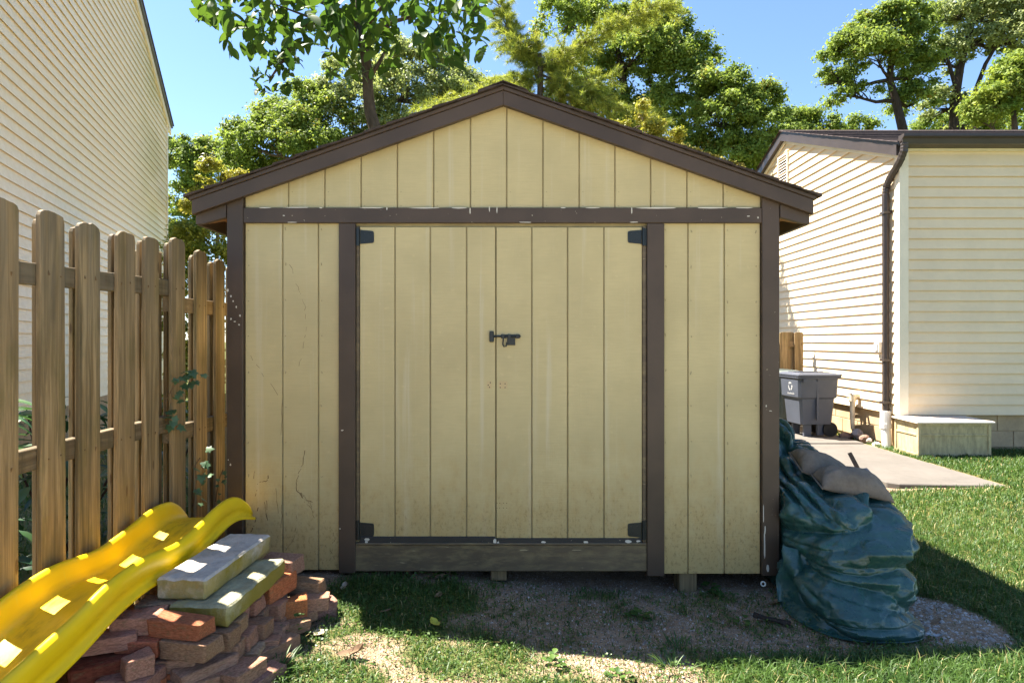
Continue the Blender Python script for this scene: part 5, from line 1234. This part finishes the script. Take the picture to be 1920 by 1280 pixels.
def magnolia():
    D = 7.0; g = random.Random(41); base = Vector((-1.35, D, .05)); t = thing('magnolia_tree', 'large leaved tree whose thin trunk rises behind the left roof slope', 'tree', base)
    bm = BM(); tr = [base, Vector((-1.36, D, 1.6))] + [P(x, y, D) for x, y in ((722, 300), (706, 250), (694, 210), (690, 170), (688, 125), (682, 85), (672, 50))]
    tube(bm, tr, [.10, .085, .075, .07, .062, .058, .055, .052, .045], 10)
    limbs = [[(672, 50), (640, 20), (590, 0), (540, -40)], [(676, 60), (720, 10), (780, -20), (850, -40)], [(672, 50), (670, 0), (660, -90)], [(684, 90), (650, 70), (600, 40), (520, 10), (430, -10)], [(682, 80), (740, 40), (820, 20), (890, 20)], [(545, 60), (540, 100), (523, 125), (505, 150)], [(590, 40), (560, 50), (545, 62)], [(690, 150), (710, 120), (720, 100)]]
    LP = []
    for l in limbs:
        pts = [P(x, y, D + g.uniform(-.25, .25) * (k > 0)) for k, (x, y) in enumerate(l)]; tube(bm, pts, [.028, .022, .016, .008, .006][:len(pts)], 7); LP.append(pts)
    part('trunk', bm, M_BARK, t, True)
    var = [leaf_mesh('leaf', .25, .112, M_MAG, q, .10, dr, 8) for q, dr in ((.0, .2), (.15, .3), (.3, .15), (.45, .25), (.65, .2), (.9, .3))]
    cand = []
    def area(n, x0, x1, y0, y1, ylow, sc0, sc1, dz=.8, pred=None):
        k = 0
        while k < n:
            x, y = g.uniform(x0, x1), g.uniform(y0, y1)
            if pred and not pred(x, y): continue
            cand.append((x, y, g.uniform(-dz, dz), g.uniform(sc0, sc1))); k += 1
    low = lambda x: 70 + 32 * math.sin((x - 380) / 62.0) * .5 + (25 if 500 < x < 560 or 800 < x < 900 else 0) + (30 if 640 < x < 700 else 0) - (50 if x < 420 else 0) - (45 if 740 < x < 775 else 0)
    area(820, 365, 908, -40, 125, 0, .5, .98, .8, lambda x, y: y < low(x) + 16 and nz(x * .03, y * .03, 8) > -.28)
    area(90, 615, 750, 50, 150, 0, .45, .8, .5)
    area(60, 475, 565, 105, 180, 0, .36, .55, .25, lambda x, y: abs(y - 150 - (520 - x) * .25) < 30)
    area(140, 370, 920, -230, -45, 0, .8, 1.15, 1.0)
    cand.sort(key=lambda q: (q[1] < -30, q[2])); st = BM()
    stv, sff, stt = [], [], []; nl = 0
    for (x, y, dz, sc_) in cand:
        p = P(x, y, D + dz); h = Vector((g.uniform(-1, 1), g.uniform(-1, 1), g.uniform(-1.1, .15))).normalized(); up = Vector((g.uniform(-.7, .7), g.uniform(-.7, .7), 1))
        p = p - h * .12 * sc_
        if nl < 300: place_leaf(g.choice(var), p, h, up, t, sc_); nl += 1
        else:
            yv = h; zv = (up - yv * up.dot(yv)).normalized(); xv = yv.cross(zv); me = var[g.randrange(6)]; b0_ = len(stv)
            for q in me.vertices: stv.append(tuple(p + (xv * q.co.x + yv * q.co.y + zv * q.co.z) * sc_ - base))
            for q in me.polygons: sff.append([b0_ + i for i in q.vertices])
            stt += [g.uniform(0, .8)] * len(me.vertices)
    o = put('crown', mesh_np('crown', np.array(stv), np.array(sff), M_MAG, {'tint': stt}, True), t); o['kind'] = 'stuff'
magnolia()

# ------------------------------------------------------------------ plants by the fence
IV = [lobed_leaf('leaf', .062, M_IVY, q) for q in (.1, .35, .6, .9)]
def ivy(label, pts, n, spread, sc0, sc1, seed):
    g = random.Random(seed); b = Vector(pts[0]); t = thing('ivy_vine', label, 'ivy', b, 0, 'ivy climbing the wooden fence')
    bm = BM(); tube(bm, pts, .003, 5); part('stem', bm, M_VINE, t, True)
    for k in range(n):
        u = g.random() * (len(pts) - 1.001); i = int(u); p = Vector(pts[i]).lerp(Vector(pts[i + 1]), u - i) + Vector((g.uniform(0, spread), g.uniform(-spread, spread), g.uniform(-spread, spread)))
        place_leaf(g.choice(IV), p, (g.uniform(.1, 1), g.uniform(-1, .3), g.uniform(-1, .3)), (.6, -.8, .8), t, g.uniform(sc0, sc1))
ivy('green ivy sprig curling over a fence picket left of the shed', [P(312, 790, 3.36), P(312, 750, 3.36), P(325, 725, 3.36), P(340, 712, 3.38), P(358, 700, 3.42)], 26, .05, .5, .95, 5)
ivy('pale ivy leaves low behind the slide end at the fence', [P(362, 950, 3.5), P(368, 905, 3.5), P(366, 872, 3.5), P(375, 858, 3.5)], 13, .05, .5, 1.0, 6)
ivy('small ivy shoots at the foot of the shed corner post', [P(404, 940, 3.62), P(410, 900, 3.62), P(418, 880, 3.62)], 9, .04, .35, .6, 7)
SH = [leaf_mesh('leaf', .16, .06, M_SHRUB, q, .15, .35, 4) for q in (0, .25, .5, .9)]
def shrub(label, x, y, h, r, n, seed):
    g = random.Random(seed); t = thing('leafy_shrub', label, 'shrub', (x, y, .08), 0, 'dark shrubs behind the wooden fence'); bm = BM()
    for k in range(7):
        e = Vector((x + g.uniform(-r, r), y + g.uniform(-r, r), h * g.uniform(.7, 1))); tube(bm, [(x, y, .05), Vector((x, y, .05)).lerp(e, .5) + Vector((0, 0, .1)), e], [.012, .008, .004], 5)
    part('stem', bm, M_BARKD, t, True)
    for k in range(n):
        a = g.random() * 6.28; u = g.random() ** .5; z = .1 + (h - .1) * g.random() ** .8; rr_ = r * (1.1 - .5 * z / h) * u; d = Vector((math.cos(a), math.sin(a), g.uniform(-.5, .5)))
        place_leaf(g.choice(SH), (x + math.cos(a) * rr_, y + math.sin(a) * rr_, z), d, (0, 0, 1), t, g.uniform(.7, 1.25))
shrub('dark shrub with drooping leaves behind the leftmost pickets', -2.62, 3.0, 1.16, .42, 150, 1)
shrub('dark leafy shrub behind the middle pickets of the fence', -2.7, 3.75, 1.05, .45, 130, 2)
shrub('dark shrub filling gaps behind the pickets next to the shed', -2.5, 4.6, 1.0, .45, 120, 3)

# ------------------------------------------------------------------ grass, pebbles, weeds, litter
gdg, gzg = gd.reshape(NY, NX), gv[:, 2].reshape(NY, NX)
def look(arr, x, y):
    i = np.clip(np.searchsorted(gx, x) - 1, 0, NX - 2); j = np.clip(np.searchsorted(gy, y) - 1, 0, NY - 2); u = (x - gx[i]) / (gx[i + 1] - gx[i]); v = (y - gy[j]) / (gy[j + 1] - gy[j])
    return arr[j, i] * (1 - u) * (1 - v) + arr[j, i + 1] * u * (1 - v) + arr[j + 1, i] * (1 - u) * v + arr[j + 1, i + 1] * u * v
def grass(x0, x1, y0, y1, per_m2, h0, h1, wd, seed, hfun=None):
    g = np.random.default_rng(seed); n = int((x1 - x0) * (y1 - y0) * per_m2); x = g.uniform(x0, x1, n); y = g.uniform(y0, y1, n)
    # gather into tufts
    tx = np.round(x / .045 + .6 * np.sin(y * 31)) * .045; ty = np.round(y / .045 + .6 * np.sin(x * 37)) * .045
    x = np.where(g.random(n) < .45, tx + g.normal(size=n) * .008, x); y = np.where(g.random(n) < .45, ty + g.normal(size=n) * .008, y)
    inview = (np.abs(x) < y * .83 + .25); dn = look(gdg, x, y); keep = inview & (g.random(n) < dn ** 1.3); x, y, dn = x[keep], y[keep], dn[keep]; n = len(x)
    z = look(gzg, x, y) - .004; h = g.uniform(h0, h1, n) * (.55 + .5 * dn)
    if hfun is not None: h *= hfun(x, y)
    a = g.uniform(0, 6.283, n); lean = np.abs(g.normal(size=n)) * .75 + .15; b = a + 1.57 + g.normal(size=n) * .4
    dx, dy = np.cos(b), np.sin(b); sx_, sy_ = np.cos(a) * wd * .5, np.sin(a) * wd * .5
    def pt(f, hw, zf): return np.stack([x + dx * lean * h * f + sx_ * hw, y + dy * lean * h * f + sy_ * hw, z + h * zf], 1)
    v = np.stack([pt(0, -1, 0), pt(0, 1, 0), pt(.35, -.8, .6), pt(.35, .8, .6), pt(1.0, 0, 1.0 - .0)], 1); v[:, 4, 2] -= (lean * h * .35)
    f = np.arange(n)[:, None, None] * 5 + np.array([[0, 1, 3], [0, 3, 2], [2, 3, 4]])[None]
    tint = np.clip(.42 + .3 * np.array([noise.noise(Vector((p * 1.6, q * 1.6, 1))) for p, q in zip(x, y)]) + g.normal(size=n) * .2, 0, 1); tint = np.where(g.random(n) < .05, .95, np.minimum(tint, .8))
    return v.reshape(-1, 3), f.reshape(-1, 3), np.repeat(tint, 5)
def join(name, lst, mat):
    V, Fc, T_, o = [], [], [], 0
    for v, f, t in lst: V.append(v); Fc.append(f + o); T_.append(t); o += len(v)
    ob = put(name, mesh_np(name, np.concatenate(V), np.concatenate(Fc), mat, {'tint': np.concatenate(T_)})); ob['kind'] = 'stuff'; return ob
tall = lambda x, y: 1 + .9 * np.clip((2.95 - y) / .25, 0, 1) * np.clip((x - .7) / .3, 0, 1)
join('grass', [grass(-1.9, 2.3, 2.2, 3.62, 15000, .02, .058, .0042, 1, tall), grass(1.5, 5.2, 2.2, 5.0, 6500, .03, .07, .0048, 2, tall), grass(2.0, 6.6, 5.0, 8.0, 3600, .035, .07, .007, 3), grass(3.0, 9, 6.5, 10.5, 700, .04, .07, .011, 6), grass(-4.6, -1.86, 2.4, 6.0, 1700, .05, .13, .007, 4), grass(-6.0, -1.9, 6, 12, 250, .08, .16, .014, 5)], M_GRASS)
def mat_pebble():
    m = NT('pebble'); a = m.attr('tint'); return m.done(m.mix(a, (.16, .12, .09), (.56, .5, .44)), .9, .2)
g = np.random.default_rng(8); n = 9000; x = g.uniform(-.4, 2.5, n); y = g.uniform(2.55, 3.75, n); keep = (look(gdg, x, y) < .3) & (g.random(n) < .95 - .5 * np.abs(x - .7) / 1.6); x, y = x[keep], y[keep]; n = len(x); s_ = np.abs(g.normal(size=n)) * .0028 + .0018
tt = np.array([(1, 0, -.3), (-.5, .87, -.3), (-.5, -.87, -.3), (0, 0, .8)]); an = g.uniform(0, 6.28, n); ca, sa = np.cos(an), np.sin(an)
v = np.stack([np.stack([x + s_ * (q[0] * ca - q[1] * sa), y + s_ * (q[0] * sa + q[1] * ca), look(gzg, x, y) + s_ * (q[2] + .3)], 1) for q in tt], 1).reshape(-1, 3)
f = (np.arange(n)[:, None, None] * 4 + np.array([[0, 1, 3], [1, 2, 3], [2, 0, 3]])[None]).reshape(-1, 3)
ob = put('gravel', mesh_np('gravel', v, f, mat_pebble(), {'tint': np.repeat(g.random(n) ** 1.6, 4)})); ob['kind'] = 'stuff'

g = np.random.default_rng(18); n = 900; x = g.uniform(1.95, 2.5, n); y = g.uniform(2.85, 3.6, n); keep = look(gdg, x, y) < .35; x, y = x[keep], y[keep]; n = len(x); s_ = np.abs(g.normal(size=n)) * .007 + .004; an = g.uniform(0, 6.28, n); ca, sa = np.cos(an), np.sin(an)
v = np.stack([np.stack([x + s_ * (q[0] * ca - q[1] * sa), y + .7 * s_ * (q[0] * sa + q[1] * ca), look(gzg, x, y) + .6 * s_ * (q[2] + .2)], 1) for q in tt], 1).reshape(-1, 3)
ob = put('soil_clods', mesh_np('soil_clods', v, (np.arange(n)[:, None, None] * 4 + np.array([[0, 1, 3], [1, 2, 3], [2, 0, 3]])[None]).reshape(-1, 3), mat_pebble(), {'tint': np.repeat(.4 + .6 * g.random(n), 4)})); ob['kind'] = 'stuff'
def scatter(name, x0, x1, y0, y1, n, s0, s1, mat, seed, lo, hi, h, tlt, kmax=9, asp=.6):
    g = np.random.default_rng(seed); x = g.uniform(x0, x1, n); y = g.uniform(y0, y1, n); dn = look(gdg, x, y); keep = (dn >= lo) & (dn <= hi) & (np.abs(x) < y * .83 + .2); x, y = x[keep], y[keep]; n = len(x)
    c = np.stack([x, y, look(gzg, x, y) + g.uniform(.003, h, n)], 1); nr = unit(np.array([0, 0, 1.0]) + g.normal(size=(n, 3)) * tlt); ax = unit(np.cross(nr, g.normal(size=(n, 3))))
    L = g.uniform(s0, s1, n); v, f, t_ = quads(c, ax, nr, L, L * asp, g.random(n)); o = put(name, mesh_np(name, v, f, mat, {'tint': t_})); o['kind'] = 'stuff'
def mat_litter():
    m = NT('leaf_litter'); a = m.attr('tint'); return m.done(m.mix(a, (.09, .05, .028), (.34, .25, .16)), .9, .15)
scatter('leaf_litter', -1.6, 2.6, 2.4, 3.7, 2600, .006, .022, mat_litter(), 40, 0, .9, .008, .35, asp=.4)
scatter('clover', -1.2, 3.4, 2.3, 3.6, 12000, .007, .016, M_WEED, 41, .14, 1, .03, .35, asp=.9)
scatter('clover', .9, 3.4, 2.3, 2.95, 5000, .008, .02, M_WEED, 42, .35, 1, .05, .4, asp=.9)
WL = [leaf_mesh('leaf', .05, .04, M_WEED, q, .12, .2, 4) for q in (.1, .4, .8)]; WG = [leaf_mesh('leaf', .13, .007, M_WEED, q, .2, .45, 5) for q in (.1, .4, .7)]
def weed(label, px, py, n, sc0, sc1, spread, seed, kind='broad', zup=.03):
    g = random.Random(seed); p = G(px, py, .0); p = G(px, py, gz(p.x, p.y)); t = thing('weed' if kind == 'broad' else 'grass_tuft', label, 'weed' if kind == 'broad' else 'grass tuft', p)
    for k in range(n):
        a = g.random() * 6.28; d = Vector((math.cos(a), math.sin(a), g.uniform(.1, .7) if kind == 'broad' else g.uniform(.9, 2.6)))
        q = p + Vector((math.cos(a) * spread * g.random(), math.sin(a) * spread * g.random(), zup * g.random() if kind == 'broad' else -.004)); place_leaf(g.choice(WL if kind == 'broad' else WG), q, d, (0, 0, 1), t, g.uniform(sc0, sc1))
weed('round leaved weed under the left door at the sill', 802, 1079, 14, .5, 1.0, .05, 1); weed('small weed beside a dry leaf under the door gap', 846, 1081, 7, .5, .9, .03, 2)
weed('leafy weed just right of the timber support block', 1330, 1106, 13, .5, .9, .05, 3); weed('weed on bare soil right of the support block weed', 1356, 1122, 9, .4, .8, .05, 4); weed('dark green weed rosette alone on the gravel', 1197, 1160, 18, .5, 1.0, .05, 5)
weed('flat pale weed in the sunlit soil below the gravel', 1038, 1246, 14, .45, .8, .05, 6); weed('small weed sprout on gravel near the bark chip', 1390, 1172, 10, .4, .8, .05, 7); weed('low weed at front edge near the sunlit bare soil', 1160, 1272, 10, .4, .75, .05, 8)
weed('yellow green sprig growing between the pavers and the grass', 552, 1204, 18, .35, .65, .04, 9, 'broad', .11)
weed('spiky grass tuft where sun and shadow meet on bare soil', 1262, 1258, 55, .35, .7, .07, 10, 'tuft'); weed('grass tuft in shadow just above the sunlit spiky tuft', 1275, 1222, 50, .35, .65, .09, 11, 'tuft'); weed('grass tuft before the brick pavers in sunlight', 520, 1262, 50, .4, .85, .08, 12, 'tuft')
weed('grass tuft by the front hem of the green tarp', 1630, 1228, 45, .4, .7, .08, 13, 'tuft'); weed('clump of grass in shade left of the bare gravel', 800, 1130, 40, .3, .6, .08, 14, 'tuft')
def litter(name, label, cat, px, py, L, Wd, mat, seed, yaw, curl=.5, lift=.012):
    p = G(px, py, 0); z = gz(p.x, p.y); p = G(px, py, z); r = random.Random(seed); bm = BM(); n, m = 8, 5; gr_ = []
    for i in range(n + 1):
        row = []
        for j in range(m + 1):
            u, v = i / n * 2 - 1, j / m * 2 - 1; w = Wd / 2 * (1 - abs(u) ** 2.4) ** .6 * (1 + .25 * r.uniform(-1, 1) * (abs(v) == 1))
            row.append(bm.verts.new((u * L / 2, v * w, lift + curl * Wd * .5 * (v * v) * (.6 + .5 * u) + .15 * L * u * u * curl)))
        gr_.append(row)
    for a, b in zip(gr_, gr_[1:]):
        for k in range(m): bm.faces.new((a[k], a[k + 1], b[k + 1], b[k]))
    bmesh.ops.remove_doubles(bm, verts=bm.verts[:], dist=.0005)
    o = put(name, fin(bm, name, mat, True), None, p, (r.uniform(-.25, .25), r.uniform(-.2, .2), yaw)); return tag(o, label, cat)
litter('dry_leaf', 'curled brown dry leaf on the sunlit dirt before the bricks', 'dry leaf', 655, 1236, .11, .05, M_DRY, 1, .5, .9, .02)
litter('dry_leaf', 'pale bleached leaf in the grass right of the pavers', 'dry leaf', 598, 1192, .07, .05, M_PALE, 2, 2.0, .3)
litter('dry_leaf', 'bright yellow leaf upright in the shadow edge', 'dry leaf', 814, 1176, .06, .04, M_YLF, 3, 2.4, .6, .02)
litter('dry_leaf', 'small brown leaf under the left door beside a weed', 'dry leaf', 826, 1084, .06, .03, M_DRY, 4, .2)
litter('dry_leaf', 'tan leaf lying in shaded grass left of the gravel', 'dry leaf', 822, 1121, .06, .035, M_DRY, 5, 1.1)
litter('dry_leaf', 'rusty leaf flat in the shaded grass near the sun line', 'dry leaf', 722, 1150, .06, .02, M_DRY, 6, .1)
litter('dry_leaf', 'brown leaf on bare soil below the tarp flap', 'dry leaf', 1452, 1134, .07, .04, M_DRY, 7, .4)
litter('dry_leaf', 'pale leaf standing in shade by the flat brown brick', 'dry leaf', 646, 1105, .06, .03, M_PALE, 8, 1.5, .8)
litter('dry_leaf', 'brown leaf on the dirt patch right of the tarp hem', 'dry leaf', 1770, 1222, .08, .03, M_DRY, 9, -.2)
litter('dry_leaf', 'reddish leaf on the grey dirt above the white shard', 'dry leaf', 1755, 1168, .06, .025, M_DRY, 10, .1)
litter('shard', 'white curved plastic shard on dirt at the tarp corner', 'shard', 1752, 1196, .07, .022, M_WHT, 11, -.7, .9)
sh_ = tag(put('bark_chip', rough_block('bark_chip', .17, .035, .015, M_BARKD, 5, .004, .01, 2), None, G(1447, 1160, .03), (0, .05, -.45)), 'dark strip of bark on gravel left of the tarp', 'bark')
